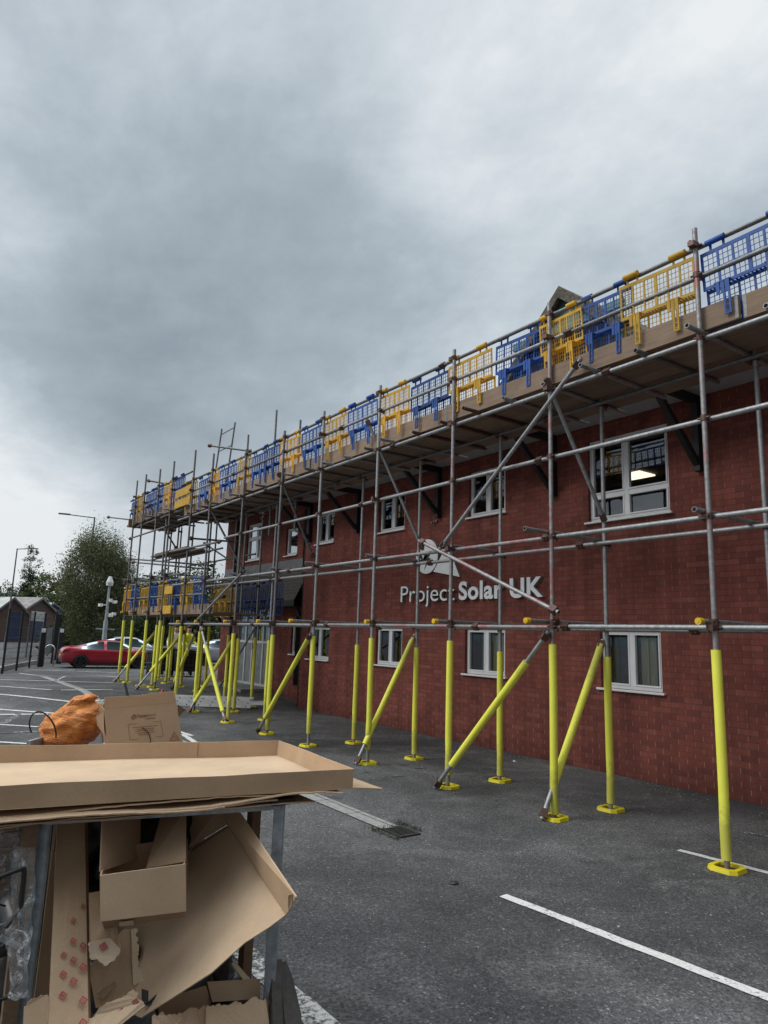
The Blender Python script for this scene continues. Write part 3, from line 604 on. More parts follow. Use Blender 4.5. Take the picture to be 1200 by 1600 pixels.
# ------------------------------------------------------------------ scaffolding
TR = .0242
def coupler_mb(p, n=10):
    m = MB(); p = Vector(p); m.tube(p-Vector((0, 0, .026)), p+Vector((0, 0, .026)), .034, n); m.box(p+Vector((.018, -.03, -.024)), p+Vector((.085, .03, .024)))
    m.tube(p+Vector((-.01, -.055, 0)), p+Vector((-.01, .055, 0)), .011, 6); m.tube(p+Vector((.06, -.02, -.05)), p+Vector((.06, -.02, .045)), .010, 6)
    return m
_cl = coupler_mb((0, 0, 0)).build('coupler', 'rusty', local=True); COUP_ME = _cl.data; bpy.data.objects.remove(_cl)
_p = MB()
def ringrect(m, a, b, z0, z1):     # square pad with a chamfered outline and an open middle
    def oct_(r, z): c = r*.62; return [(r, c, z), (c, r, z), (-c, r, z), (-r, c, z), (-r, -c, z), (-c, -r, z), (c, -r, z), (r, -c, z)]
    vs = oct_(a, z0)+oct_(a*.94, z1)+oct_(b, z1)+oct_(b, z0); n = 8
    m.add(vs, [(k*8+i, k*8+(i+1) % n, (k+1)*8+(i+1) % n, (k+1)*8+i) for k in range(3) for i in range(n)])
ringrect(_p, .125, .082, 0, .032); _pd = _p.build('pad', 'pad_yellow', local=True); PAD_ME = _pd.data; bpy.data.objects.remove(_pd)
_p = MB(); _p.box((-.078, -.078, .004), (.078, .078, .012)); _p.tube((0, 0, .012), (0, 0, .06), .019, 8); _pd = _p.build('base_plate', 'rusty', local=True); BP_ME = _pd.data; bpy.data.objects.remove(_pd)
def child(me, name, parent, loc):
    o = bpy.data.objects.new(name, me); col.objects.link(o); o.parent = parent; o.location = loc; return o
def upright(u, v, ztop, label, group, couplers=(), sleeve=1.74, mat='galvanised', z0=None, sb=.075, pad=True):
    z0 = gz(v, u) if z0 is None else z0
    t = thing('scaffold_upright', label, 'scaffold pole', (v, u, z0), group)
    m = MB(); m.tube((v, u, z0+.012), (v, u, ztop), TR, 12); m.build('tube', mat, t)
    if sleeve:
        m = MB(); k = 14; zs = [z0+sb, z0+sb+.25, z0+.6, z0+1.2, z0+sleeve]; ph = random.random()*9
        cs = [Vector((v+.004*math.sin(ph+i*2), u+.004*math.cos(ph+i*1.7), z)) for i, z in enumerate(zs)]
        rr = .0405; vs = [c+Vector((rr*math.cos(2*math.pi*i/k), rr*math.sin(2*math.pi*i/k), 0)) for c in cs for i in range(k)]
        m.add(vs, [(j*k+i, j*k+(i+1) % k, (j+1)*k+(i+1) % k, (j+1)*k+i) for j in range(len(zs)-1) for i in range(k)], 0, True)
        for c, fl in ((cs[0], -1), (cs[-1], 1)):
            vs = [c+Vector((r_*math.cos(2*math.pi*i/k), r_*math.sin(2*math.pi*i/k), 0)) for r_ in (rr, .025) for i in range(k)]
            m.add(vs, [(i, (i+1) % k, k+(i+1) % k, k+i) for i in range(k)])
        m.build('foam_sleeve', 'foam', t)
    if pad:
        child(BP_ME, 'base_plate', t, (0, 0, 0)); o = child(PAD_ME, 'pad', t, (0, 0, .002)); o.rotation_euler.z = random.uniform(-.25, .25)
    for z in couplers:
        o = child(COUP_ME, 'coupler', t, (0, 0, z-z0)); o.rotation_euler.z = random.choice([0, 0, math.pi/2, math.pi]); 
    return t
OFF = lambda u: .27 if u > 17.4 else 0
FR = [(3.306, 358, 1084.5), (5.102, 472, 860.7), (6.761, 545.7, 711.7), (8.496, 602.6, 594), (10.205, 642.7, 506.7), (11.693, 673, 446), (13.451, 702, 386), (15.32, 708, 336)]
front = [(u, at(x, y, 'v', V0).z) for u, y, x in FR]
for x, y, xt, yt in ((289.4, 906, 305, 704), (257, 900, 274, 720), (235, 908, 251, 733), (214, 900, 229.6, 741), (200, 906, 215, 751)):
    p = at(x, y, 'v', V0); front.append((p.y, at(xt, yt, 'v', V0).z))
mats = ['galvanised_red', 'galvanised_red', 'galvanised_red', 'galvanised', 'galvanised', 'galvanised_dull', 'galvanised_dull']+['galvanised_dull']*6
for i, (u, zt) in enumerate(front):
    o_ = OFF(u); near = ['nearest outer upright beside the white line', 'second outer upright, right of the sign lettering', 'third outer upright, crossing the sign', 'fourth outer upright, left of the sign']
    lb = near[i]+', yellow foam foot' if i < 4 else ORD[i]+' outer scaffold upright counted from the right, yellow foam foot'
    upright(u, V0, zt, lb, 'outer scaffold uprights', [Z_LOW+o_, Z_LOW+.05+o_, Z_MID+o_, Z_DECK+o_-.0, Z_G1+o_, Z_G2+o_]+([Z_TRD] if u < 14 else []), mat=mats[i], sb=[.08, .05, .15, .2][i] if i < 4 else random.choice([.06, .08, .2]))
upright(1.5, V0, 5.8, 'outer scaffold upright just outside the right edge', 'outer scaffold uprights', [Z_LOW, Z_MID, Z_DECK])
inner = [(u, V1) for u in (1.55, 3.24, 5.065, 6.748, 8.533, 10.178)]
inner.append((at(414, 1113, 'v', V1).y, V1)); ii = at(365, 1111, 'v', V1); inner.append((ii.y, V1))
for x, y in ((351, 1088), (393, 1092), (310, 1080), (282, 1074), (259, 1068), (320, 1073), (237, 1074), (248, 1061), (264, 1063)):
    p = gp(x, y); inner.append((p.y, min(p.x, VR-.35) if p.y < UE else p.x))
wh = ['just outside the right edge', 'at the right edge behind the nearest outer one', 'in front of the right ground floor window', 'right of the letter S on the sign', 'left of the round sign logo', 'between the two middle ground floor windows',
      'close behind the sixth outer upright', 'beside the entrance door, thick foam', 'left of the entrance door', 'right of the entrance door', 'behind the black bins, rightmost', 'behind the black bins, second from right', 'behind the black bins, third from right', 'against the brick corner', 'left of the bins by the red car', 'behind the black bins, leftmost', 'behind the black bins, fourth from right']
for i, (u, v) in enumerate(inner):
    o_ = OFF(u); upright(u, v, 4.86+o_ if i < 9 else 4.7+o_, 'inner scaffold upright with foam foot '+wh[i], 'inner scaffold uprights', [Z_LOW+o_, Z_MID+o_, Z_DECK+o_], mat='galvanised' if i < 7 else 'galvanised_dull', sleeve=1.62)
def tube(name, p, q, label, cat, group, mat='galvanised', coup=(), r=TR):
    p, q = Vector(p), Vector(q); m = MB()
    n = 12; d = (q-p).normalized(); a = d.orthogonal().normalized(); b = d.cross(a)
    m.tube(p, q, r, n, cap=False)
    for e, s in ((p, 1), (q, -1)):       # open tube ends: a rim and a dark bore
        vs = [e+(a*math.cos(2*math.pi*i/n)+b*math.sin(2*math.pi*i/n))*rr+d*dd for rr, dd in ((r, 0), (r*.82, 0), (r*.82, s*.05)) for i in range(n)]
        m.add(vs, [(k*n+i, k*n+(i+1) % n, (k+1)*n+(i+1) % n, (k+1)*n+i) for k in range(2) for i in range(n)]); m.add(vs[2*n:], [tuple(range(n))])
    t = m.build(name, mat, loc=p); tag(t, label, cat, group)
    for s in coup:
        c = p+(q-p)*s; mm = MB(); mm.obox(c, d*.045, a*.034, b*.034); mm.tube(c-a*.05+d*.02, c+a*.05+d*.02, .01, 6); mm.tube(c-a*.05-d*.02, c+a*.05-d*.02, .01, 6)
        o = mm.build('coupler', 'rusty', t)
    return t
UM = front[-1][0]
def ledger(v, z, u0, u1, cuts, what, mats=('galvanised',), raise_far=False):
    us = [u0]+[c for c in cuts if u0 < c < u1]+[u1]
    for i, (a, b) in enumerate(zip(us, us[1:])):
        pos = ['nearest', 'second', 'third', 'fourth', 'fifth'][i]
        tube('scaffold_ledger', P(a, v, z+random.uniform(-.006, .006)), P(b, v, z+random.uniform(-.006, .006)), f'{pos} length of the {what}', 'scaffold tube', 'long horizontal scaffold tubes', mats[i % len(mats)], coup=(.992,) if i < len(us)-2 else ())
VF = V0+.05
ledger(VF, Z_LOW, .5, 17.6, (5.0, 6.35, 9.9, 12.7), 'outer tube just above the yellow sleeves', ('galvanised', 'galvanised_red', 'galvanised_red', 'galvanised'))
ledger(V1-.05, Z_LOW, .5, 17.6, (4.0, 9.5, 14.0), 'inner tube above the yellow sleeves', ('galvanised_dull', 'galvanised_red'))
ledger(VF, Z_MID, .5, 17.6, (5.25, 8.6, 11.3), 'outer middle tube passing the sign', ('galvanised', 'galvanised_red', 'galvanised'))
ledger(V1-.05, Z_MID, .5, 17.6, (5.4, 8.2, 13.2), 'inner middle tube passing the sign', ('galvanised', 'galvanised_red', 'galvanised'))
ledger(VF, Z_TRD, .5, at(351, 838, 'v', VF).y, (5.35, 9.0), 'outer tube crossing the upstairs windows', ('galvanised',))
ledger(VF, Z_DECK, .5, 17.6, (4.4, 8.2, 12.5), 'outer tube under the deck', ('galvanised',))
ledger(V1-.05, Z_DECK, .5, 17.6, (5.9, 11.0), 'inner tube under the deck', ('galvanised_dull',))
ledger(VF, Z_G1, .5, 17.6, (4.9, 9.7, 14.2), 'middle guard rail', ('galvanised_dull', 'galvanised'))
ledger(VF, Z_G2, .5, 17.6, (2.55, 7.1, 12.0), 'top guard rail', ('galvanised_dull', 'galvanised_dull'))
for v, z, wt in ((VF, Z_LOW, 'low outer tube'), (V1, Z_LOW, 'low inner tube'), (VF, Z_MID, 'middle outer tube'), (VF, Z_DECK, 'outer tube under the deck'), (V1, Z_DECK, 'inner tube under the deck'), (VF, Z_G1, 'middle guard rail'), (VF, Z_G2, 'top guard rail')):
    tube('scaffold_ledger', P(17.0, v+.05, z+.27), P(UM+(.9 if z > 5 else .35), v+.05, z+.27), f'{wt} of the raised far end section', 'scaffold tube', 'long horizontal scaffold tubes', 'galvanised_dull')
# transoms
pro = [.15, .34, .22, .08, .42, .30, .2, .12, .1, .1, .1, .1, .1]
for i, (u, zt) in enumerate(front):
    o_ = OFF(u); n_ = ORD[i]
    t = tube('scaffold_transom', P(u+.055, V0-pro[i], Z_LOW+.05+o_), P(u+.055, V1+(.5 if i < 6 else 1.6), Z_LOW+.05+o_), f'cross tube with yellow end cap at the {n_} outer upright', 'scaffold tube', 'low cross tubes', 'galvanised_red' if i % 2 else 'galvanised')
    m = MB(); a = P(u+.055, V0-pro[i]-.012, Z_LOW+.05+o_); m.tube(a, a+Vector((.06, 0, 0)), .031, 12); m.tube(a-Vector((.004, 0, 0)), a, .012, 8); m.build('end_cap', 'cap_yellow', t)
    tube('scaffold_transom', P(u+.055, V0-[.14, .36, .1, .12, .2, .1][i % 6], Z_MID+.05+o_), P(u+.055, V1+.18, Z_MID+.05+o_), f'middle cross tube at the {n_} outer upright', 'scaffold tube', 'middle cross tubes', 'galvanised_red' if i in (1, 2, 4) else 'galvanised')
u, k = .9, 0
while u < UM+.3:
    tube('scaffold_transom', P(u, V0-random.choice([.06, .1, .14, .22]), Z_DECK+.05+OFF(u)), P(u+random.uniform(-.05, .05), V1+random.choice([.32, .45, .62]), Z_DECK+.05+OFF(u)), f'{ORD[k]} cross tube under the deck from the right', 'scaffold tube', 'cross tubes under the deck', random.choice(['galvanised_dull', 'galvanised', 'rusty'])); k += 1
    u += random.choice([.58, .62, .66]) if u < 17 else .75
# deck and toe boards
zd = Z_DECK+.078
def boards(u0, u1, v0, z, rows, cutoff, what, grp, rowlab):
    for r in range(rows):
        cuts = [u0]+[c+random.uniform(-.15, .15) for c in cutoff[r % 2] if u0+.4 < c < u1-.4]+[u1]; 
        for i, (a, b) in enumerate(zip(cuts, cuts[1:])):
            m = MB(); vv = v0+r*.231; dz = random.uniform(-.003, .004)
            m.box((vv, a+.004, z+dz), (vv+.224, b-.004, z+.038+dz)); o = m.build('deck_board', 'deck_board', loc=P(a, vv, z)); 
            tag(o, f'{what}, {rowlab[r]} row, {ORD[i]} board from the right', 'scaffold board', grp)
RL = ['outermost', 'second', 'middle', 'fourth', 'innermost', 'sixth']
boards(.4, 17.35, V0+.13, zd, 5, [[3.9, 7.8, 11.7, 15.6], [2.2, 6.0, 9.9, 13.8]], 'dark scaffold board of the upper deck', 'upper deck boards', RL)
boards(17.36, UM+.3, V0+.13, zd+.27, 5, [[19.8], [18.9, 21.2]], 'dark scaffold board of the far upper deck', 'far upper deck boards', RL)
boards(15.0, UM+.3, V0+.13, Z_LOW+.09+.15, 5, [[18.2], [16.9, 20.3]], 'dark scaffold board of the low far platform', 'low platform boards', RL)
def toe(u0, u1, cuts, z, what, v=V0+.082):
    us = [u0]+list(cuts)+[u1]
    for i, (a, b) in enumerate(zip(us, us[1:])):
        m = MB(); m.box((v, a+.01, z), (v+.036, b+(.12 if i % 2 else -.01), z+.225)); 
        if i % 2: 
            for p in m.v: p.x -= .039
        o = m.build('toe_board', 'board', loc=P(a, v, z)); x0_ = min(p.x for p in m.v); bm2 = MB()
        for e_ in (min(p.y for p in m.v)+.004, max(p.y for p in m.v)-.034): bm2.box((x0_-.0025, e_, z+.01), (x0_-.0005, e_+.03, z+.215))
        bm2.build('end_band', 'galvanised_dull', o); tag(o, f'{ORD[i]} toe board from the right along the {what}', 'toe board', 'toe boards')
toe(.4, 17.3, (2.95, 6.85, 10.7, 14.5), Z_DECK+.075, 'upper deck'); toe(17.31, UM+.35, (19.9,), Z_DECK+.345, 'far upper deck'); toe(15.1, UM+.3, (17.3, 19.6), Z_LOW+.23, 'low platform')
m = MB(); zz = Z_DECK+.345; m.box((V0-.05, UM+.36, zz-.02), (V1+.6, UM+.4, zz+.2)); m.box((V0-.1, UM+.1, zz-.07), (V1+.5, UM+.34, zz-.022)); tag(m.build('end_board', 'board', loc=P(UM+.36, V0, zz)), 'boards closing the far end of the upper deck', 'scaffold board')
# brick guards: plastic mesh panels hung from the top rail
GW = .86
def guard_mesh(mat):
    m = MB(); zt, zl, zb = .785, .425, .035; x0, x1 = 0.0, .05; t = .012
    def bx(u0, u1, z0, z1, xo=x0, th=t): m.box((xo, u0, z0), (xo+th, u1, z1))
    bx(0, GW, zt-.035, zt); bx(0, .022, zl, zt-.035); bx(GW-.022, GW, zl, zt-.035); bx(0.022, GW-.022, zl, zl+.018)
    cols = [.022+i*(GW-.044)/6 for i in range(7)]
    for i, c in enumerate(cols[1:-1]): w_ = .017 if i == 2 else .010; bx(c-w_, c+w_, zl+.018, zt-.035)
    for a, b in zip(cols, cols[1:]):
        for k in (1, 2): c = a+(b-a)*k/3; bx(c-.0024, c+.0024, zl+.018, zt-.035, .003, .005)
    z = zl+.07
    while z < zt-.05: bx(.022, GW-.022, z-.0024, z+.0024, .003, .005); z += .052
    # bent shelf of slots
    m.box((x0, 0, zl-.014), (x0+.014, GW, zl)); m.box((x1, 0, zl-.014), (x1+.014, GW, zl)); c = .02
    while c < GW: m.box((x0+.014, c, zl-.011), (x1, c+.012, zl-.003)); c += .034
    # lower mesh behind the toe board
    for a in (0, GW-.022): bx(a, a+.022, zb, zl-.014, x1)
    bx(.022, GW-.022, zl-.034, zl-.014, x1); bx(0.022, GW-.022, zb, zb+.02, x1)
    for c in cols[1:-1]: bx(c-.009, c+.009, zb+.02, zl-.034, x1)
    for a, b in zip(cols, cols[1:]):
        for k in (1, 2): c = a+(b-a)*k/3; bx(c-.0024, c+.0024, zb+.02, zl-.034, x1+.003, .005)
    z = zb+.06
    while z < zl-.05: bx(.022, GW-.022, z-.0024, z+.0024, x1+.003, .005); z += .052
    # prongs that clip over the toe board
    for c in (.21, .65):
        bx(c-.05, c-.012, zl-.125, zl-.015, -.055, .012); bx(c-.004, c+.03, zl-.125, zl-.015, -.052, .009); bx(c+.038, c+.07, zl-.125, zl-.015, -.055, .012); bx(c-.05, c-.032, zl-.32, zl-.125, -.055, .012); bx(c-.005, c+.013, zl-.32, zl-.125, -.055, .012); bx(c-.05, c+.013, zl-.335, zl-.32, -.055, .014)
        for k in range(3): bx(c-.032, c-.005, zl-.31+k*.055, zl-.30+k*.055, -.052, .008)
        m.box((-.055, c-.055, zl-.014), (x0, c+.085, zl-.002))
    # hooks round the rail
    for c in (.16, .70):
        bx(c-.07, c-.05, zt, zt+.06); bx(c+.05, c+.07, zt, zt+.06); m.tube((-.02, c-.085, zt+.068), (-.02, c+.085, zt+.068), .0285, 12)
    return m
gm = {}
for c in ('blue', 'yellow', 'deep'):
    o = guard_mesh(c).build('brick_guard', 'guard_'+c, local=True); gm[c] = o.data; bpy.data.objects.remove(o)
def guard(u0, u1, c, z, k, where, v=V0+.07, rz=0):
    o = bpy.data.objects.new('brick_guard', gm[c]); col.objects.link(o); o.location = P(u0, v, z+random.uniform(-.012, .012)); o.scale = (1, (u1-u0)/GW, 1); o.rotation_euler = (random.uniform(-.03, .03), random.uniform(-.05, .03), rz+random.uniform(-.02, .02))
    return tag(o, f'{c} plastic mesh guard panel, {ORD[k]} from the right {where}', 'guard panel', 'plastic guard panels')
gl = [(1.5, 2.36, 'yellow', 0), (2.38, 3.27, 'blue', 0), (3.36, 4.18, 'yellow', 0), (4.06, 4.74, 'blue', .016), (4.66, 5.27, 'yellow', 0), (5.29, 6.08, 'blue', .014), (6.10, 6.95, 'yellow', 0), (6.97, 7.82, 'blue', 0), (7.84, 8.60, 'yellow', 0), (8.62, 9.46, 'blue', 0), (9.48, 10.26, 'yellow', 0), (10.28, 11.1, 'blue', 0), (11.12, 11.98, 'yellow', 0), (12.0, 12.66, 'blue', 0), (12.6, 13.3, 'blue', .016), (13.32, 14.0, 'yellow', 0), (14.02, 15.0, 'blue', 0), (15.02, 15.6, 'yellow', 0), (15.55, 16.4, 'blue', .016), (16.42, 17.3, 'yellow', 0)]
for k, (a, b, c, dv) in enumerate(gl): guard(a, b, c, Z_DECK+.065, k, 'along the upper deck', V0+.07+dv)
us = 17.4; k = 0
while us < UM: guard(us, us+.8, ['blue', 'yellow', 'blue'][k % 3] if k else 'blue', Z_DECK+.335, k, 'on the far raised deck'); us += .83; k += 1
us = 15.35; k = 0
for c in ['blue', 'yellow', 'blue', 'yellow', 'blue', 'yellow', 'blue', 'yellow']:
    if us < UM: guard(us, us+.82, c, Z_LOW+.22, k, 'along the low platform'); us += .86; k += 1
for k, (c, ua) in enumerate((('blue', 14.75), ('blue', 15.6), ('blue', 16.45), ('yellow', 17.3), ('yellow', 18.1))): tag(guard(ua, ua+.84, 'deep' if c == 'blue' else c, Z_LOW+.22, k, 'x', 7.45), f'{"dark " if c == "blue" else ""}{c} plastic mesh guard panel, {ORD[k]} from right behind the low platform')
# yellow loading gates
for nm, xa, xb, yt, u_, zb in (('upper', 276, 299, 757, None, Z_DECK+.3), ('low', 258, 270, 915, None, Z_LOW+.25)):
    a, b = at(xb, yt, 'v', V0-.02), at(xa, yt, 'v', V0-.02); t = thing('loading_gate', f'solid topped yellow gate panel on the {nm} far platform', 'gate', P(a.y, V0-.03, zb))
    h = a.z-zb; m = MB(); x = V0-.03
    m.box((x, a.y, zb+h-.2), (x+.02, b.y, zb+h)); m.box((x, a.y, zb), (x+.02, b.y, zb+.2)); m.build('panel', 'guard_yellow', t)
    m = MB()
    for i in range(5): uu = a.y+(b.y-a.y)*i/4; m.box((x+.003, uu-.012, zb+.2), (x+.017, uu+.012, zb+h-.2))
    m.build('bars', 'guard_yellow', t)
# braces
def brace(p, q, label, sleeve=None, mat='galvanised'):
    t = tube('scaffold_brace', p, q, label, 'scaffold tube', 'diagonal scaffold braces', mat); p, q = Vector(p), Vector(q)
    if sleeve:
        a, b = p+(q-p)*sleeve[0], p+(q-p)*sleeve[1]; m = MB(); m.tube(a, b, .041, 14); m.build('foam_sleeve', 'foam', t)
    for s in (.03, .97):
        c = p+(q-p)*s; d = (q-p).normalized(); aa = d.orthogonal().normalized(); m = MB(); m.obox(c, d*.04, aa*.036, d.cross(aa)*.036); m.build('coupler', 'rusty', t)
    return t
VB = V0-.06
def fb(x0, y0, x1, y1, label, sl=None, mat='galvanised', va=VB, vb=VB): return brace(at(x0, y0, 'v', va), at(x1, y1, 'v', vb), label, sl, mat)
def gb_(x0, y0, va, x1, y1, label, sl=None):
    p = at(x0, y0, 'v', va); q = gp(x1, y1, .02); return brace(p, q, label, sl)
gb_(858, 986, VB, 680, 1233, 'yellow sleeved brace falling left to the foot of the third outer upright', (.18, .84))
gb_(942, 1000, V1, 847, 1283, 'yellow sleeved brace behind the second outer upright', (.03, .82))
gb_(648, 992, V1, 556, 1196, 'yellow sleeved brace behind the fourth outer upright', (.03, .86))
gb_(486, 990, VB, 402, 1146, 'yellow sleeved brace between the fifth and sixth outer uprights', (.05, .84))
gb_(314, 980, VB, 352, 1130, 'yellow sleeved brace leaning right above the ladder', (.22, .9))
gb_(370, 990, V1, 294, 1114, 'thick yellow sleeved brace crossing over the ladder', (.05, .88))
gb_(306, 985, VB, 268, 1078, 'yellow sleeved brace left of the brick corner', (.28, .85))
gb_(289, 985, V1, 212, 1078, 'yellow sleeved brace in front of the grey bin', (.05, .72))
gb_(246, 984, V1, 178, 1066, 'yellow sleeved brace in front of the red car', (.05, .75))
gb_(283, 1010, V1, 306, 1044, 'short yellow sleeved brace before the black bin', (.0, .95))
fb(909, 559, 687, 858, 'long steel diagonal crossing the second and third outer uprights')
fb(655, 845, 873, 957, 'steel diagonal crossing the sign from the logo down to the right', mat='galvanised_red')
fb(853, 590, 945, 815, 'steep steel brace in front of the big upstairs window', vb=V1)
fb(573, 655, 661, 860, 'steep steel brace left of the sign logo', vb=V1)
fb(435, 738, 490, 872, 'steep steel brace behind the sixth outer upright', vb=V1, mat='galvanised_dull')
fb(321, 780, 382, 895, 'steep dark brace at the eighth outer upright', vb=V1, mat='galvanised_dull')
fb(382, 891, 306, 971, 'steel diagonal rising right above the low platform', mat='galvanised')
fb(416, 952, 338, 1082, 'thin steel brace in front of the entrance door', va=7.3, vb=7.9)
fb(233, 788, 276, 858, 'dark brace under the far raised deck', vb=V1, mat='galvanised_dull')
fb(202, 842, 262, 822, 'near level dark tube near the far end', mat='galvanised_dull')
fb(326, 696, 392, 705, 'loose tube sticking out above the far deck', mat='galvanised_dull', va=V0+.3, vb=V1+.2)
fb(231, 751, 272, 758, 'tube sticking out left above the far end', mat='galvanised_dull', va=V0, vb=V1)
fb(168, 808, 222, 814, 'long tube sticking out left beyond the far deck', mat='galvanised_dull', va=V0, vb=V1)
fb(296, 841, 373, 847, 'dark cross tube left of the brick corner', mat='galvanised_dull', va=V0, vb=V1+.6)
fb(262, 863, 345, 846, 'dark middle tube of the far end', mat='galvanised_dull')
fb(200, 873, 335, 884, 'dark tube under the loose boards, upper one', mat='galvanised_dull', va=V0, vb=V1+.9)
fb(205, 878, 330, 890, 'dark tube under the loose boards, lower one', mat='galvanised_dull', va=V0+.2, vb=V1+.9)
fb(318, 848, 395, 900, 'dark brace in front of the far upstairs window', mat='galvanised_dull', va=7.6, vb=7.9)
fb(326, 942, 350, 932, 'short tube over the yellow guards', mat='galvanised_dull', va=V1, vb=V1)
for z, k in ((2.95, 'upper'), (2.55, 'lower')): tube('scaffold_ledger', P(15.2, VF, z+.05), P(UM+.3, VF, z+.1), f'{k} guard rail of the low platform', 'scaffold tube', 'long horizontal scaffold tubes', 'galvanised_dull')
for k, (x, z) in enumerate(((V0+.5, 3.82), (V1, 3.82), (V1+.9, 3.76))): tube('scaffold_ledger', P(16.5, x, z), P(UM-.3, x, z), f'{ORD[k]} tube under the loose boards at the far end', 'scaffold tube', 'long horizontal scaffold tubes', 'galvanised_dull')
for k in range(5):
    m = MB(); z = 3.85+(k//3)*.042; v = V0+.35+(k % 3)*.26; a = 17.9+random.uniform(-.4, .4); m.box((v, a, z), (v+.22, a+2.6, z+.038)); tag(m.build('deck_board', 'board', loc=(v, a, z)), f'loose board laid on tubes at the far end, {ORD[k]} of five', 'scaffold board', 'loose boards at the far end')
# ladder lashed above the deck
t = thing('pole_ladder', 'steel ladder standing above the upper deck', 'ladder', at(338, 729, 'v', V1))
a, b = at(338, 729, 'v', V1), at(346.7, 670, 'v', V1); d = b-a; c = at(366.5, 674, 'v', V1)-b; c.z = 0
for s in (0, 1):
    m = MB(); m.tube(a+c*s-d.normalized()*1.2, b+c*s-Vector((0, 0, .03*s)), .022, 8); m.build('rail', 'galvanised_dull', t)
m = MB()
for k in range(3): q = b-d*(.16+.45*k); m.tube(q, q+c, .014, 6)
m.build('rungs', 'galvanised_dull', t)
upright(14.1, V1+.1, at(374, 668, 'v', V1).z, 'tall thin pole rising beside the ladder above the deck', 'extra tubes above the deck', sleeve=0, pad=False, z0=3.9, mat='galvanised_dull')
upright(12.9, V1+.1, at(420, 676, 'v', V1).z, 'thin pole standing up behind the guards right of the ladder', 'extra tubes above the deck', sleeve=0, pad=False, z0=3.9, mat='galvanised_dull')
upright(front[8][0]-1.2, V1, at(284, 733, 'v', V1).z, 'thin pole standing up behind the far yellow gate', 'extra tubes above the deck', sleeve=0, pad=False, z0=3.9, mat='galvanised_dull')
# aluminium ladder lying on its edge
A, B = gp(262, 1089), gp(391, 1111); d = (B-A); d.z = 0; ln = d.length; d.normalize(); s = Vector((d.y, -d.x, 0)); s = s if s.x > 0 else -s
t = thing('extension_ladder', 'silver aluminium extension ladder lying on its edge behind the cardboard', 'ladder', A)
zg = .02+max(gz(A.x, A.y), gz(B.x, B.y))*.5
for k in range(3):
    for dd in (0, .34):
        m = MB(); c = (A+B)/2+s*(dd+.0*k); c.z = zg+.04+.072*k; m.obox(c, d*(ln/2-.0*k), s*.0125, Vector((0, 0, .033)))
        if k == 1: m.obox(c+d*.3, d*ln/2, s*.012, Vector((0, 0, .031)))
        m.build('stile', 'aluminium', t)
m = MB(); n_ = int(ln/.27)
for k in range(3):
    for i in range(n_):
        c = A+d*(.18+.27*i+.05*k)-s*.0135; c.z = zg+.04+.072*k; m.tube(c, c+s*.003, .014, 8)
m.build('rung_hole', 'hole_black', t)
m = MB()
for k in range(3):
    for i in range(n_):
        c = A+d*(.18+.27*i+.05*k); c.z = zg+.04+.072*k; m.tube(c+s*.015, c+s*.325, .015, 8)
m.build('rungs', 'aluminium', t)

# ------------------------------------------------------------------ cardboard trolley in the foreground
ZT = 1.085
def U(x, y, u): return at(x, y, 'u', u+.17)
tr = thing('stillage', 'steel post rack loaded with waste cardboard in the foreground', 'rack', (1.0, 3.0, 0))
FRp, FLp = at(437, 1250, 'z', ZT-.03), at(70, 1272, 'z', ZT-.03)
def angle_post(p, q, name='post', mat='angle_iron', w_=.04):
    p, q = Vector(p), Vector(q); m = MB(); d = (q-p); a = Vector((.82, -.57, 0)); b = Vector((.57, .82, 0)); c = (p+q)/2
    m.obox(c, d/2, a*w_/2, b*.003); m.obox(c-a*w_/2+b*w_/2, d/2, a*.003, b*w_/2); m.obox(c+a*w_/2+b*.012, d/2, a*.003, b*.012)
    return m.build(name, mat, tr)
angle_post((FRp.x, FRp.y, 0), FRp+Vector((0, 0, -.004))); angle_post((FLp.x, FLp.y, 0), FLp)
RRp = at(398, 1258, 'u', 3.3); RLp = Vector((RRp.x-.86, RRp.y+.1, RRp.z))
for p in (RRp, RLp):
    m = MB(); m.beam((p.x, p.y, 0), (p.x, p.y, ZT-.05), .06, .045, 0, (1, 0, 0)); tag(m.build('post', 'timber', tr), 'brown timber rear post')
p = at(50, 1275, 'z', ZT-.03); m = MB(); m.beam((p.x, p.y, 0), (p.x, p.y, ZT-.05), .035, .05, 0, (1, 0, 0)); tag(m.build('post', 'timber', tr), 'brown timber post at the left')
m = MB()
for a, b in ((FLp, FRp), (RLp, RRp), (FLp, RLp), (FRp, RRp)): m.beam((a.x, a.y, ZT-.05), (b.x, b.y, ZT-.05), .035, .03); m.beam((a.x, a.y, .16), (b.x, b.y, .16), .035, .03)
m.obox((FRp+FLp+RRp+RLp)/4*1.0-Vector((0, 0, (FRp+FLp+RRp+RLp).z/4-.13)), (FRp-FLp)/2*.98, (RRp-FRp).xy.to_3d()/2*.98, (0, 0, .012)); m.build('frame', 'angle_iron', tr)
m = MB(); m.box((FRp.x-.05, FRp.y-.03, ZT-.045), (FRp.x+.06, FRp.y+.03, ZT-.022)); m.build('bracket', 'black_plastic', tr)
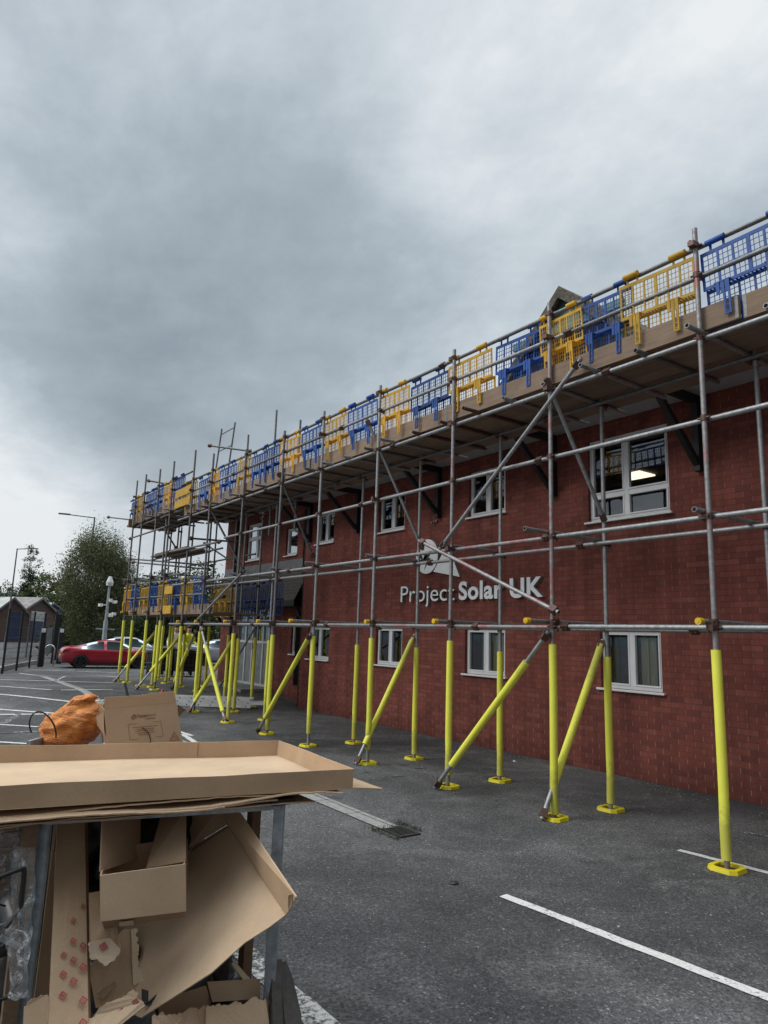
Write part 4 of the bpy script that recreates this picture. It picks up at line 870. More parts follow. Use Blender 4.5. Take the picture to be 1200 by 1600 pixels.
def wavy(c, t, amp, nx=22, ny=8, seed=0, freq=2.2, rag=.0):
    """a sheet of card: c = four corners (front left, front right, back right, back left)"""
    c = [Vector(q) for q in c]; m = MB(); top = []
    for j in range(ny+1):
        for i in range(nx+1):
            a, b = i/nx, j/ny; p = (c[0]*(1-a)+c[1]*a)*(1-b)+(c[3]*(1-a)+c[2]*a)*b
            p.z += amp*noise.noise(Vector((p.x*freq+seed, p.y*freq, seed)))
            if rag and (i in (0, nx) or j in (0, ny)): p += noise.noise_vector(p*24)*rag
            top.append(p)
    n = (nx+1)*(ny+1); vs = top+[p-Vector((0, 0, t)) for p in top]; w_ = nx+1; fs = []
    for j in range(ny):
        for i in range(nx): q = (j*w_+i, j*w_+i+1, (j+1)*w_+i+1, (j+1)*w_+i); fs += [q, tuple(k+n for k in q[::-1])]
    rim = [i for i in range(w_)]+[j*w_+nx for j in range(1, ny+1)]+[ny*w_+i for i in range(nx-1, -1, -1)]+[j*w_ for j in range(ny-1, 0, -1)]
    for a, b in zip(rim, rim[1:]+rim[:1]): fs.append((b, a, a+n, b+n))
    return m.add(vs, fs)
tFR, tBR = at(551, 1230, 'z', ZT+.012), at(433, 1180, 'z', ZT+.012)
dF = (at(0, 1262, 'z', ZT+.012)-tFR).normalized(); dB = (at(0, 1191.5, 'z', ZT+.012)-tBR).normalized()
tFL, tBL = tFR+dF*1.72, tBR+dB*1.72; TH = .077; th = .006
tray = thing('cardboard_tray', 'long shallow open cardboard tray lying on top of the rack', 'cardboard tray', tFR)
wavy([tFL, tFR, tBR, tBL], th, .004, 30, 12).build('base', 'cardboard_light', tray)
def tray_wall(p, q, inn, h0, h1, name='side', n=24, mat='cardboard', wob=.006):
    m = MB(); vs = []; inn = Vector(inn)
    for i in range(n+1):
        a = i/n; b = p*(1-a)+q*a; h = h0*(1-a)+h1*a; lean = inn*(-.006+wob*noise.noise(b*3))
        zt = h+.004*noise.noise(b*5+Vector((3, 0, 0)))
        for off, z in ((0, -th), (0, zt), (th, zt), (th, -th)): vs.append(b+inn*off+lean*(1 if z > 0 else 0)*1.5+Vector((0, 0, z)))
    m.add(vs, [(i*4+k, i*4+(k+1) % 4, (i+1)*4+(k+1) % 4, (i+1)*4+k) for i in range(n) for k in range(4)]+[(0, 1, 2, 3), (n*4+3, n*4+2, n*4+1, n*4)])
    return m.build(name, mat, tray)
inF = (tBR-tFR).normalized()
tray_wall(tFL, tFR, inF, TH, TH); tray_wall(tBL+inF*-.006, tBR-inF*.006, -inF, TH, TH*1.0); tray_wall(tFR+dF*.002, tBR+dB*.002, dF, TH, TH, n=12); tray_wall(tFL, tBL, -dF, TH, TH, n=12)
for q, d_ in ((tFR, dF), ):
    m = MB(); m.obox(q+d_*.055+inF*.0095+Vector((0, 0, TH*.5)), d_*.05, inF*.002, Vector((0, 0, TH*.47))); m.build('corner_tab', 'cardboard_light', tray)
# the tape seam and fold marks
m = MB(); q = tBL*.25+tBR*.75; m.obox(q-inF*.0125+Vector((0, 0, TH*.5)), dB*.002, inF*.0006, Vector((0, 0, TH*.45))); m.build('fold', 'cardboard_dark', tray)
# flattened sheets under the tray
def gridp(a, b, z): p = (tFR*(1-a)+tFL*a)*(1-b)+(tBR*(1-a)+tBL*a)*b; p.z = z; return p
sheets = [(-.085, 1.02, -.0, .62, .013, 'cardboard', 'top flattened cardboard sheet under the tray, sticking out at the right'), (.03, 1.0, -.03, .8, .022, 'cardboard_light', 'flattened cardboard sheet second from the top under the tray'),
          (.33, 1.02, -.055, .85, .031, 'cardboard', 'short flattened cardboard sheet with a free right edge under the tray'), (.20, 1.03, -.05, .9, .041, 'cardboard_dark', 'flattened cardboard sheet third from the top under the tray'), (.10, 1.05, -.045, .92, .051, 'cardboard', 'bottom flattened cardboard sheet of the stack under the tray')]
for k, (a0, a1, b0, b1, dz, mt, lb) in enumerate(sheets):
    z = ZT+.012-dz
    o = wavy([gridp(a1, b0, z-.01), gridp(a0, b0+.03*k*.3, z+(.01 if k == 0 else 0)), gridp(a0+.02, b1, z), gridp(a1, b1, z)], .005, .024, 44, 10, k*3.1, 2.2, .003).build('cardboard_sheet', mt, loc=gridp(a0, b0, z)); tag(o, lb, 'cardboard sheet', 'flattened sheets under the tray')
# card flaps drawn as folded panels
def panel(pts, mat='cardboard', parent=None, name='panel', t=.005, rag=(), loc=None):
    """pts: (photo x, photo y, u); edges listed in rag are torn"""
    P3 = [U(x, y, u) for x, y, u in pts]; out = []
    for i, p in enumerate(P3):
        q = P3[(i+1) % len(P3)]; out.append(p)
        if i in rag:
            n = max(6, int((q-p).length/.006)); d = (q-p).cross(Vector((0, 1, 0))).normalized(); sd = random.random()*50
            for k in range(1, n): out.append(p+(q-p)*k/n+d*(.018*noise.noise(Vector((k*.13, sd, 0)))+.010*noise.noise(Vector((k*.42, sd, 3)))+.004*noise.noise(Vector((k*1.3, sd, 7)))))
    n_ = Vector((0, 0, 0))
    for i in range(len(P3)): n_ += (P3[i]-P3[0]).cross(P3[(i+1) % len(P3)]-P3[0])
    n_.normalize()
    if n_.y > 0: n_ = -n_; out = out[::-1]
    m = MB(); m.slab(out, t, 0, n_); return m.build(name, mat, parent, loc=loc or P3[0])
def cthing(name, label, cat, pts0): return thing(name, label, cat, U(*pts0))
# large tilted tray lid
t = cthing('tilted_tray', 'large shallow cardboard tray wedged on its side under the rack top', 'cardboard tray', (340, 1450, 2.95))
PLN = [at(220, 1590, 'u', 2.88), at(448, 1428, 'u', 2.50), at(356, 1289, 'u', 3.22)]
def onp(x, y, lift=0):
    nn = (PLN[1]-PLN[0]).cross(PLN[2]-PLN[0]).normalized(); nn = -nn if nn.y > 0 else nn; o = Vector((0, 0, CAMZ)); d = ray(x, y); return o+d*((PLN[0]+nn*lift-o).dot(nn)/d.dot(nn))
def ppanel(P3, mat, name, tk=.005, wob=0):
    nn = (P3[1]-P3[0]).cross(P3[2]-P3[0]).normalized(); P3 = P3 if nn.y < 0 else P3[::-1]; nn = nn if nn.y < 0 else -nn
    m = MB(); m.slab(P3, tk, 0, nn); return m.build(name, mat, t)
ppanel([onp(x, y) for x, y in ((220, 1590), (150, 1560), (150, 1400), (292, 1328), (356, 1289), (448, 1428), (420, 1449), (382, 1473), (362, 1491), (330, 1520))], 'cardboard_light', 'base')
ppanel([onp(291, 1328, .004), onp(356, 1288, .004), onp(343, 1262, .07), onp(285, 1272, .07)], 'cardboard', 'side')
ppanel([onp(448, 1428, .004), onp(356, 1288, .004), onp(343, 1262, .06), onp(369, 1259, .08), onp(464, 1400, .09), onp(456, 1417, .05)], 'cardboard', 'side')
ppanel([onp(450, 1399, .092), onp(457.5, 1397, .092), onp(456, 1416, .06), onp(450.5, 1423, .04)], 'cardboard_dark', 'corner_tab', .003)
m = MB(); m.slab([onp(356, 1289, .003), onp(357.5, 1291.5, .003), onp(300, 1330, .003), onp(298, 1328, .003)], .001, 0, (0, -1, .2)); m.build('fold', 'cardboard_dark', t)
# open carton hanging by its flaps
t = cthing('open_carton', 'open empty cardboard carton with raised flaps in front of the tilted lid', 'carton', (225, 1400, 2.7))
fl = [U(157, 1368, 2.66), U(290, 1350, 2.62), U(291, 1424, 2.62), U(157, 1440, 2.66)]
def quad(pts, mat, name, tk=.005): 
    m = MB(); n_ = (pts[1]-pts[0]).cross(pts[2]-pts[0]).normalized(); n_ = -n_ if n_.y > 0 else n_; m.slab(pts, tk, 0, n_); return m.build(name, mat, t)
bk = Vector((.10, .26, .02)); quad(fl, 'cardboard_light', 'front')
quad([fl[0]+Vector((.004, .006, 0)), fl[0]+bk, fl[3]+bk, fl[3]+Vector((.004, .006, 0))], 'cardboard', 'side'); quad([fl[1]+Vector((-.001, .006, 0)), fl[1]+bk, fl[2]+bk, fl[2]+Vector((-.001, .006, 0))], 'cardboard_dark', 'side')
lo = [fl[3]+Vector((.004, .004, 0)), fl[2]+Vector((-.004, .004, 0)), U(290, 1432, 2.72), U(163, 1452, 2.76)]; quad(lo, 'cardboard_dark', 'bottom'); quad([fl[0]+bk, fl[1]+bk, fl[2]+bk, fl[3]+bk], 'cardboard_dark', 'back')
m = MB(); m.slab([U(186, 1441, 2.673), U(208, 1438, 2.672), U(209, 1445, 2.70), U(187, 1448, 2.70)], .003, 0, (0, -1, 0)); m.build('tape', 'cardboard_torn', t)
quad([U(157, 1362, 2.70), U(219, 1341, 2.92), U(220, 1266, 2.98), U(161, 1266, 2.80)], 'cardboard_dark', 'flap'); quad([U(228, 1357, 2.74), U(290, 1346, 2.66), U(291, 1262, 2.86), U(254, 1264, 2.98)], 'cardboard_dark', 'flap')
# long printed sleeve
t = cthing('cardboard_sleeve', 'tall narrow cardboard sleeve with rows of red printed marks', 'cardboard sleeve', (105, 1500, 2.62))
panel([(74, 1640, 2.56), (90, 1268, 3.06), (132, 1266, 3.06), (139, 1640, 2.56)], 'cardboard', t, 'panel'); panel([(132, 1266, 3.061), (137, 1266, 3.12), (143, 1640, 2.64), (139, 1640, 2.561)], 'cardboard_dark', t, 'side')
def mark(cx_, cy_, s, ang, u_of, parent):
    m = MB(); c, d = math.cos(ang), math.sin(ang)
    pl = [U(*k) for k in u_of]; nn = (pl[1]-pl[0]).cross(pl[2]-pl[0]).normalized(); nn = -nn if nn.y > 0 else nn; o_ = Vector((0, 0, CAMZ)); pp = pl[0]+nn*.002
    def q(a, b): x = cx_+(a*c-b*d)*s; y = cy_+(a*d+b*c)*s; r_ = ray(x, y); return o_+r_*((pp-o_).dot(nn)/r_.dot(nn))
    for a0, b0, a1, b1 in ((-1, -1, 1, -.55), (-1, .55, 1, 1), (-1, -.54, -.55, .54), (.55, -.54, 1, .54), (-.2, -.3, .3, .3)):
        m.slab([q(a0, b0), q(a1, b0), q(a1, b1), q(a0, b1)], .0008, 0, (0, -1, 0))
    m.build('printed_mark', 'red_print', parent)
us_ = [(74, 1640, 2.56), (90, 1268, 3.06), (132, 1266, 3.06)]
for k, (y0, nrow) in enumerate(((1408, 3), (1440, 3), (1470, 3), (1503, 3), (1555, 3), (1590, 3))):
    for j in range(nrow):
        x = 100+j*14.5; y = y0+32-j*22
        if x < 132 and y < 1590 and (k, j) not in ((0, 0), (1, 2), (4, 1)): mark(x+random.uniform(-1.5, 1.5), y+20, [3.2, 4.0, 4.6, 5.0, 5.4, 5.4][k], -.95, us_, t)
t = cthing('card_offcut', 'pale crumpled card offcut at the foot of the left steel post', 'cardboard offcut', (55, 1590, 2.62)); panel([(38, 1572, 2.64), (52, 1560, 2.64), (76, 1556, 2.64), (78, 1660, 2.58), (34, 1660, 2.58)], 'cardboard', t, 'panel', rag=(0, 1))
# other scraps
t = cthing('cardboard_strip', 'dark narrow cardboard strip standing at the left of the printed sleeve', 'cardboard strip', (65, 1560, 2.7)); panel([(42, 1650, 2.86), (82, 1330, 3.0), (92, 1330, 3.0), (80, 1650, 2.86)], 'cardboard', t, 'panel')
t = cthing('torn_tube', 'square cardboard tube with a torn pale end and a red mark', 'cardboard tube', (163, 1450, 2.72)); panel([(139, 1395, 2.84), (170, 1390, 2.84), (189, 1480, 2.70), (165, 1507, 2.68), (141, 1495, 2.69)], 'cardboard', t, 'panel', rag=(2, 3)); panel([(141, 1472, 2.690), (172, 1466, 2.690), (188, 1483, 2.685), (166, 1509, 2.67), (143, 1500, 2.68)], 'cardboard_torn', t, 'torn_end', .008, rag=(2, 3, 4))
mark(162, 1479, 5.5, -.6, [(141, 1472, 2.690), (172, 1466, 2.690), (166, 1509, 2.67)], t)
t = cthing('torn_sheet', 'grey brown torn sheet with a ragged vertical tear beside the tilted lid', 'cardboard sheet', (190, 1530, 2.78)); panel([(138, 1512, 2.80), (193, 1452, 2.80), (214, 1452, 2.80), (209, 1490, 2.78), (220, 1530, 2.76), (205, 1560, 2.74), (150, 1575, 2.74)], 'cardboard', t, 'panel', rag=(2, 3)); panel([(205, 1452, 2.79), (214, 1450, 2.79), (215, 1500, 2.77), (222, 1535, 2.75), (208, 1538, 2.75), (206, 1500, 2.77)], 'cardboard_torn', t, 'torn_edge', .004, rag=(1, 2, 3))
t = cthing('printed_offcut', 'torn offcut with red marks lying across the bottom of the pile', 'cardboard offcut', (190, 1570, 2.6)); panel([(132, 1592, 2.62), (178, 1562, 2.62), (208, 1546, 2.62), (228, 1570, 2.60), (215, 1582, 2.60), (140, 1640, 2.55)], 'cardboard_light', t, 'panel', rag=(0, 1, 2))
of_ = [(132, 1592, 2.62), (178, 1562, 2.62), (215, 1582, 2.60)]; mark(190, 1582, 5.5, -.6, of_, t); mark(212, 1566, 4.5, -.6, of_, t)
t = cthing('tape_scrap', 'dark tape scrap stuck to the lower edge of the tilted lid', 'tape', (235, 1560, 2.7)); panel([(222, 1545, 2.72), (232, 1548, 2.72), (232, 1566, 2.70), (252, 1547, 2.72), (256, 1554, 2.72), (234, 1572, 2.70), (222, 1572, 2.70)], 'strap_dark', t, 'panel', .004)
t = cthing('small_flap', 'small loose brown card flap at the middle of the pile', 'cardboard scrap', (165, 1550, 2.7)); panel([(152, 1552, 2.74), (180, 1533, 2.74), (182, 1540, 2.72), (160, 1562, 2.72)], 'cardboard_dark', t, 'panel', .004)
# cartons at the bottom right
t = cthing('carton_pile', 'cut open cardboard cartons crushed at the bottom of the pile', 'carton', (330, 1590, 2.6))
panel([(324, 1534, 2.75), (407, 1529, 2.75), (406, 1560, 2.72), (332, 1566, 2.72)], 'cardboard', t, 'back'); panel([(322, 1574, 2.62), (415, 1560, 2.62), (428, 1650, 2.56), (322, 1650, 2.56)], 'cardboard_light', t, 'front', rag=(0,)); panel([(238, 1588, 2.64), (322, 1574, 2.64), (322, 1650, 2.58), (238, 1650, 2.58)], 'cardboard', t, 'front', rag=(0,))
panel([(415, 1560, 2.62), (419, 1562, 2.62), (448, 1590, 2.74), (445, 1650, 2.70), (426, 1650, 2.58)], 'cardboard_dark', t, 'side'); panel([(248, 1562, 2.74), (322, 1540, 2.74), (330, 1566, 2.74), (322, 1650, 2.70), (250, 1650, 2.68)], 'cardboard_dark', t, 'back')
panel([(361, 1505, 2.82), (368, 1503, 2.82), (391, 1530, 2.76), (380, 1531, 2.76)], 'cardboard_torn', t, 'flap', .006)
t = cthing('black_sack', 'black plastic refuse sacks stuffed under the tilted lid', 'rubbish sack', (320, 1500, 3.1)); m = MB()  # black lumps added to fill the recess under the rack top with darkness
for cx_, cy_, u, r_ in ((330, 1515, 3.0, .10), (290, 1545, 2.95, .12), (215, 1330, 3.28, .18), (130, 1400, 3.5, .18), (100, 1330, 3.5, .2), (170, 1530, 3.05, .15), (60, 1450, 3.45, .20), (270, 1300, 3.34, .14), (20, 1540, 3.4, .2), (350, 1600, 2.95, .14), (120, 1530, 3.45, .2), (150, 1290, 3.3, .14)):
    bm = bmesh.new(); bmesh.ops.create_icosphere(bm, subdivisions=3, radius=1); o = Vector((random.random()*20, 0, 0)); c = U(cx_, cy_, u)
    m.add([c+v.co*r_*(1+.35*noise.noise(v.co*2.2+o)) for v in bm.verts], [[v.index for v in f.verts] for f in bm.faces], 0, True); bm.free()
m.build('sack', 'black_sack', t)
t = cthing('slab_offcut', 'dark grey flat offcut leaning against the right steel post', 'offcut', (455, 1560, 2.6)); panel([(441, 1506, 2.66), (447, 1500, 2.66), (458, 1530, 2.62), (471, 1585, 2.56), (470, 1650, 2.5), (452, 1650, 2.5), (440, 1545, 2.62)], 'grey_timber', t, 'panel', .03)
m = MB(); m.beam(U(430, 1500, 2.68), U(434, 1640, 2.55), .03, .05, 0, (1, 0, 0)); tag(m.build('batten', 'grey_timber', loc=U(430, 1500, 2.68)), 'dark thin batten standing by the right steel post', 'batten')
# clear film and dark clutter at the left
t = cthing('plastic_film', 'crumpled clear plastic film bulging out at the left edge', 'plastic film', (10, 1350, 2.85)); m = MB(); nx, ny = 18, 18; vs = []
for j in range(ny+1):
    for i in range(nx+1):
        x = -60+i*102/nx; y = 1298+j*110/ny-(.35*x if j < 8 else .3*x*(ny-j)/10); p = U(x, y, 2.86); vs.append(p+Vector((0, 1, 0))*.05*noise.noise(p*11)+noise.noise_vector(p*26)*.012)
m.add(vs, [(j*(nx+1)+i, j*(nx+1)+i+1, (j+1)*(nx+1)+i+1, (j+1)*(nx+1)+i) for j in range(ny) for i in range(nx)], 0, True); m.build('film', 'plastic_film', t)
m = MB(); vs = []
for j in range(15):
    for i in range(5): x = 20+i*9+j*.2-j*1.0; y = 1320+j*17; p = U(x, y, 2.80-.012*j); vs.append(p+noise.noise_vector(p*20)*.02)
m.add(vs, [(j*5+i, j*5+i+1, (j+1)*5+i+1, (j+1)*5+i) for j in range(14) for i in range(4)], 0, True); m.build('film', 'plastic_film', t)
t = cthing('wire_tangle', 'tangle of dark cables and rods at the lower left', 'cables', (10, 1480, 2.8)); m = MB()
for k in range(16):
    x, y, u = random.uniform(-60, 30), random.uniform(1390, 1600), random.uniform(2.7, 3.0); pts = []
    a = random.uniform(0, 6.28)
    for i in range(14): pts.append(U(x, y, u)); a += random.uniform(-.5, .5); x += math.cos(a)*12; y += math.sin(a)*16; x = min(x, 34)
    m.pipe(pts, random.uniform(.003, .007), 6, random.choice([0, 0, 0, 1]))
m.pipe([U(-20, 1378, 2.74), U(10, 1366, 2.74), U(36, 1356, 2.74), U(38, 1362, 2.74), U(32, 1420, 2.74), U(8, 1450, 2.72)], .009, 8); m.build('cable', ['cable', 'lead'], t)
m = MB(); m.beam(U(0, 1464, 2.72), U(30, 1480, 2.72), .006, .02); tag(m.build('metal_strip', 'galvanised', loc=U(0, 1464, 2.72)), 'thin bright metal strip among the dark cables', 'metal strip')
# rear stack carrying the sack and the printed carton
c0_ = Vector((.45, 3.86, 0)); t = thing('cardboard_bale', 'bale of flattened cardboard behind the tray carrying the orange sack', 'cardboard bale', c0_)
m = MB()
for k in range(40): a = random.uniform(-.02, .02); b = random.uniform(-.02, .02); m.box((.45+a, 3.86+b, .1+k*.0225), (1.48+a, 4.62+b, .1+k*.0225+.019))
m.build('sheets', 'cardboard_dark', t); m = MB()
for x in (.5, .93, 1.36): m.box((x, 3.9, 0), (x+.1, 4.6, .099))
m.build('pallet', 'timber', t)
ZB = 1.0
t = thing('printed_carton', 'Fastensol cardboard carton with open flaps standing behind the tray', 'carton', at(230, 1188, 'z', ZB))
bl, br = at(172, 1190, 'z', ZB), at(290, 1186, 'z', ZB); n0 = Vector((-(br-bl).y, (br-bl).x, 0)).normalized()
def onf(x, y, off=0):      # a point of the carton's front face
    d = ray(x, y); o = Vector((0, 0, CAMZ)); nn = n0+Vector((0, 0, .04)); k = (bl-nn.normalized()*off-o).dot(nn)/d.dot(nn); return o+d*k
tl, tr_ = onf(163, 1109), onf(275.5, 1098)
def cp(pts, mat, name, nrm, tk=.005): m = MB(); m.slab(pts, tk, 0, nrm); return m.build(name, mat, t)
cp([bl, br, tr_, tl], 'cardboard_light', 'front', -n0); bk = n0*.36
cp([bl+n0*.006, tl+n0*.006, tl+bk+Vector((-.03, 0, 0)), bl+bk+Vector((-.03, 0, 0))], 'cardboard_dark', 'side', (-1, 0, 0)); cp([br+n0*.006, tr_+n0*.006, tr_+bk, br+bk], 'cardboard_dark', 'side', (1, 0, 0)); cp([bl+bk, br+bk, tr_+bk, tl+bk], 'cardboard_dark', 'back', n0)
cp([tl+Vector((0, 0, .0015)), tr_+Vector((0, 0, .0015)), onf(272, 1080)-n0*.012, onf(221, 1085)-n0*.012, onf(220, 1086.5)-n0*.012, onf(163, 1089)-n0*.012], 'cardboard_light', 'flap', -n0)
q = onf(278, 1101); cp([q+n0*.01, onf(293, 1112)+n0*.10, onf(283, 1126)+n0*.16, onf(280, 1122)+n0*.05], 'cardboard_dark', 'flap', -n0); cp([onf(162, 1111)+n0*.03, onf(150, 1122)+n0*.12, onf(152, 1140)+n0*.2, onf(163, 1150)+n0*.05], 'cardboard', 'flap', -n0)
def on_front(polys, mat, name='printed_mark'):
    m = MB()
    for poly in polys: m.slab([onf(x, y, .0012) for x, y in poly], .0008, 0, -n0)
    return m.build(name, mat, t)
def seg(x0, y0, x1, y1, w_):
    d = math.hypot(x1-x0, y1-y0); a, b = -(y1-y0)/d*w_/2, (x1-x0)/d*w_/2; return [(x0+a, y0+b), (x1+a, y1+b), (x1-a, y1-b), (x0-a, y0-b)]
on_front([seg(200, 1132, 214, 1130.5, .5), seg(200, 1132, 203, 1156, .5), seg(203, 1156, 216, 1155, .5), seg(240, 1128, 251, 1127, .5), seg(251, 1127, 255, 1150, .5), seg(255, 1150, 243, 1151.5, .5)], 'brown_print')
for k, (x0, x1) in enumerate(((208, 244), (214, 241), (211, 238), (215, 240), (217, 234))):
    y = 1137+k*2.9; pol = []; x = x0
    while x < x1: l_ = random.uniform(1.2, 3.2); pol.append(seg(x, y-(x-x0)*.09, x+l_, y-(x+l_-x0)*.09, .9)); x += l_+.8
    on_front(pol, 'brown_print', 'printed_text')
on_front([seg(265, 1157, 272, 1144, .9), seg(272, 1144, 280, 1156, .9), seg(280, 1156, 265, 1157, .9), seg(268.5, 1155, 272, 1149, .9), seg(272, 1149, 276, 1154.5, .9)], 'red_print')
on_front([seg(205.5, 1121, 210, 1116.5, 1.5), seg(205.5, 1121, 208, 1124, 1.5), seg(208, 1124, 212.5, 1121, 1.5), seg(210, 1116.5, 213, 1120, 1.5), seg(208, 1121, 210.5, 1119, 1)], 'brown_print', 'logo')
def carton_text(txt, x0, y0, x1, y1, h, bold, mat):
    cu = bpy.data.curves.new('t', 'FONT'); cu.body = txt; cu.offset = bold; to = bpy.data.objects.new('tmp', cu); col.objects.link(to); bpy.context.view_layer.update()
    me = bpy.data.meshes.new_from_object(to.evaluated_get(bpy.context.evaluated_depsgraph_get())); bpy.data.objects.remove(to)
    xs = [v.co.x for v in me.vertices]; a, b = min(xs), max(xs); m = MB()
    m.add([onf(x0+(x1-x0)*(v.co.x-a)/(b-a), y0+(y1-y0)*(v.co.x-a)/(b-a)-v.co.y*h/.73, .0018) for v in me.vertices], [tuple(p.vertices) for p in me.polygons]); bpy.data.meshes.remove(me)
    m.build('lettering', mat, t)
carton_text('Fasten', 214.5, 1121.5, 230.5, 1119.8, 5.2, .02, 'brown_print'); carton_text('sol', 231.2, 1119.7, 242.5, 1118.5, 5.2, -.005, 'brown_print'); on_front([seg(227, 1123.3, 243, 1121.6, 1.0)], 'brown_print', 'printed_text')
m = MB(); m.pipe([onf(222, 1137, .004), onf(228, 1141, .004), onf(233, 1147, .004), onf(235, 1155, .004), onf(236, 1166, .006)], .002, 5); tag(m.build('cable_offcut', 'cable', loc=onf(236, 1166)), 'thin black wire dangling down the printed carton', 'wire')
m = MB(); m.tube(onf(199, 1073)+n0*.3, onf(205, 1102)+n0*.25, .008, 8); tag(m.build('black_rod', 'cable', loc=onf(205, 1102)+n0*.25), 'short black rod poking up behind the printed carton', 'rod')
# orange woven sack
bc = at(104, 1172, 'z', ZB); right = _R0; back_ = Vector((_F.x, _F.y, 0)).normalized(); m = MB(); bm = bmesh.new(); bmesh.ops.create_icosphere(bm, subdivisions=6, radius=1)
vs = []
for v in bm.verts:
    c = v.co.normalized(); x, y, z = c.x, c.y, c.z
    zz = z*.5+.5; wd = .185*(1-.25*max(0, z)**2); hgt = .30+.05*x
    p = right*(x*wd+.045*zz)+back_*(y*.17)+Vector((0, 0, max(0, zz**.85)*hgt))
    if z > .8 : p += Vector((0, 0, .03))+right*.03
    f1 = noise.noise(Vector((x*2.3, y*2.3, z*2.3+4))); f2 = 1-abs(noise.noise(Vector((x*1.2-z*1.0, y*1.5, z*3.6+x*2.6+9))))*2.2; f3 = 1-abs(noise.noise(Vector((x*2.5-z*2+2, y*3, z*9+x*7))))*2
    out = (right*x+back_*y+Vector((0, 0, z))).normalized(); p += out*(.024*f1+.0045*f2+.0012*f3); vs.append(bc+p)
m.add(vs, [[v.index for v in f.verts] for f in bm.faces], 0, True); bm.free(); tag(m.build('orange_sack', 'orange_sack', loc=bc), 'bulging orange woven sack standing behind the cardboard tray', 'sack')
m = MB(); p0 = at(60, 1160, 'z', ZB+.05); pts = []
for i in range(26): a = i/25*5.2-.9; x, y = 66-22*math.cos(a*.8)*(1-i*.012)+i*.25, 1134-22*math.sin(a*.9+.3); pts.append(at(x, y, 'u', 4.15))
m.pipe(pts, .004, 6); tag(m.build('cable_loop', 'cable', loc=pts[0]), 'loop of black cable left of the orange sack', 'cable')
for k, (x, y) in enumerate(((172, 1163), (165, 1165))):
    m = MB(); c = at(x, y, 'z', ZB+.06); m.obox(c, right*(.035-.02*k), back_*.02, Vector((0, 0, .012)), 0); m.jitter(.006, 30); tag(m.build('foam_scrap', 'white_scrap', loc=c), ('larger' if k == 0 else 'smaller')+' white scrap between sack and printed carton', 'scrap', 'white scraps')
m = MB(); m.obox(at(57, 1162, 'z', ZB+.06), right*.012, back_*.1, Vector((0, 0, .03))); tag(m.build('metal_bracket', 'galvanised', loc=at(57, 1162, 'z', ZB+.06)), 'grey metal bracket at the left foot of the orange sack', 'bracket')

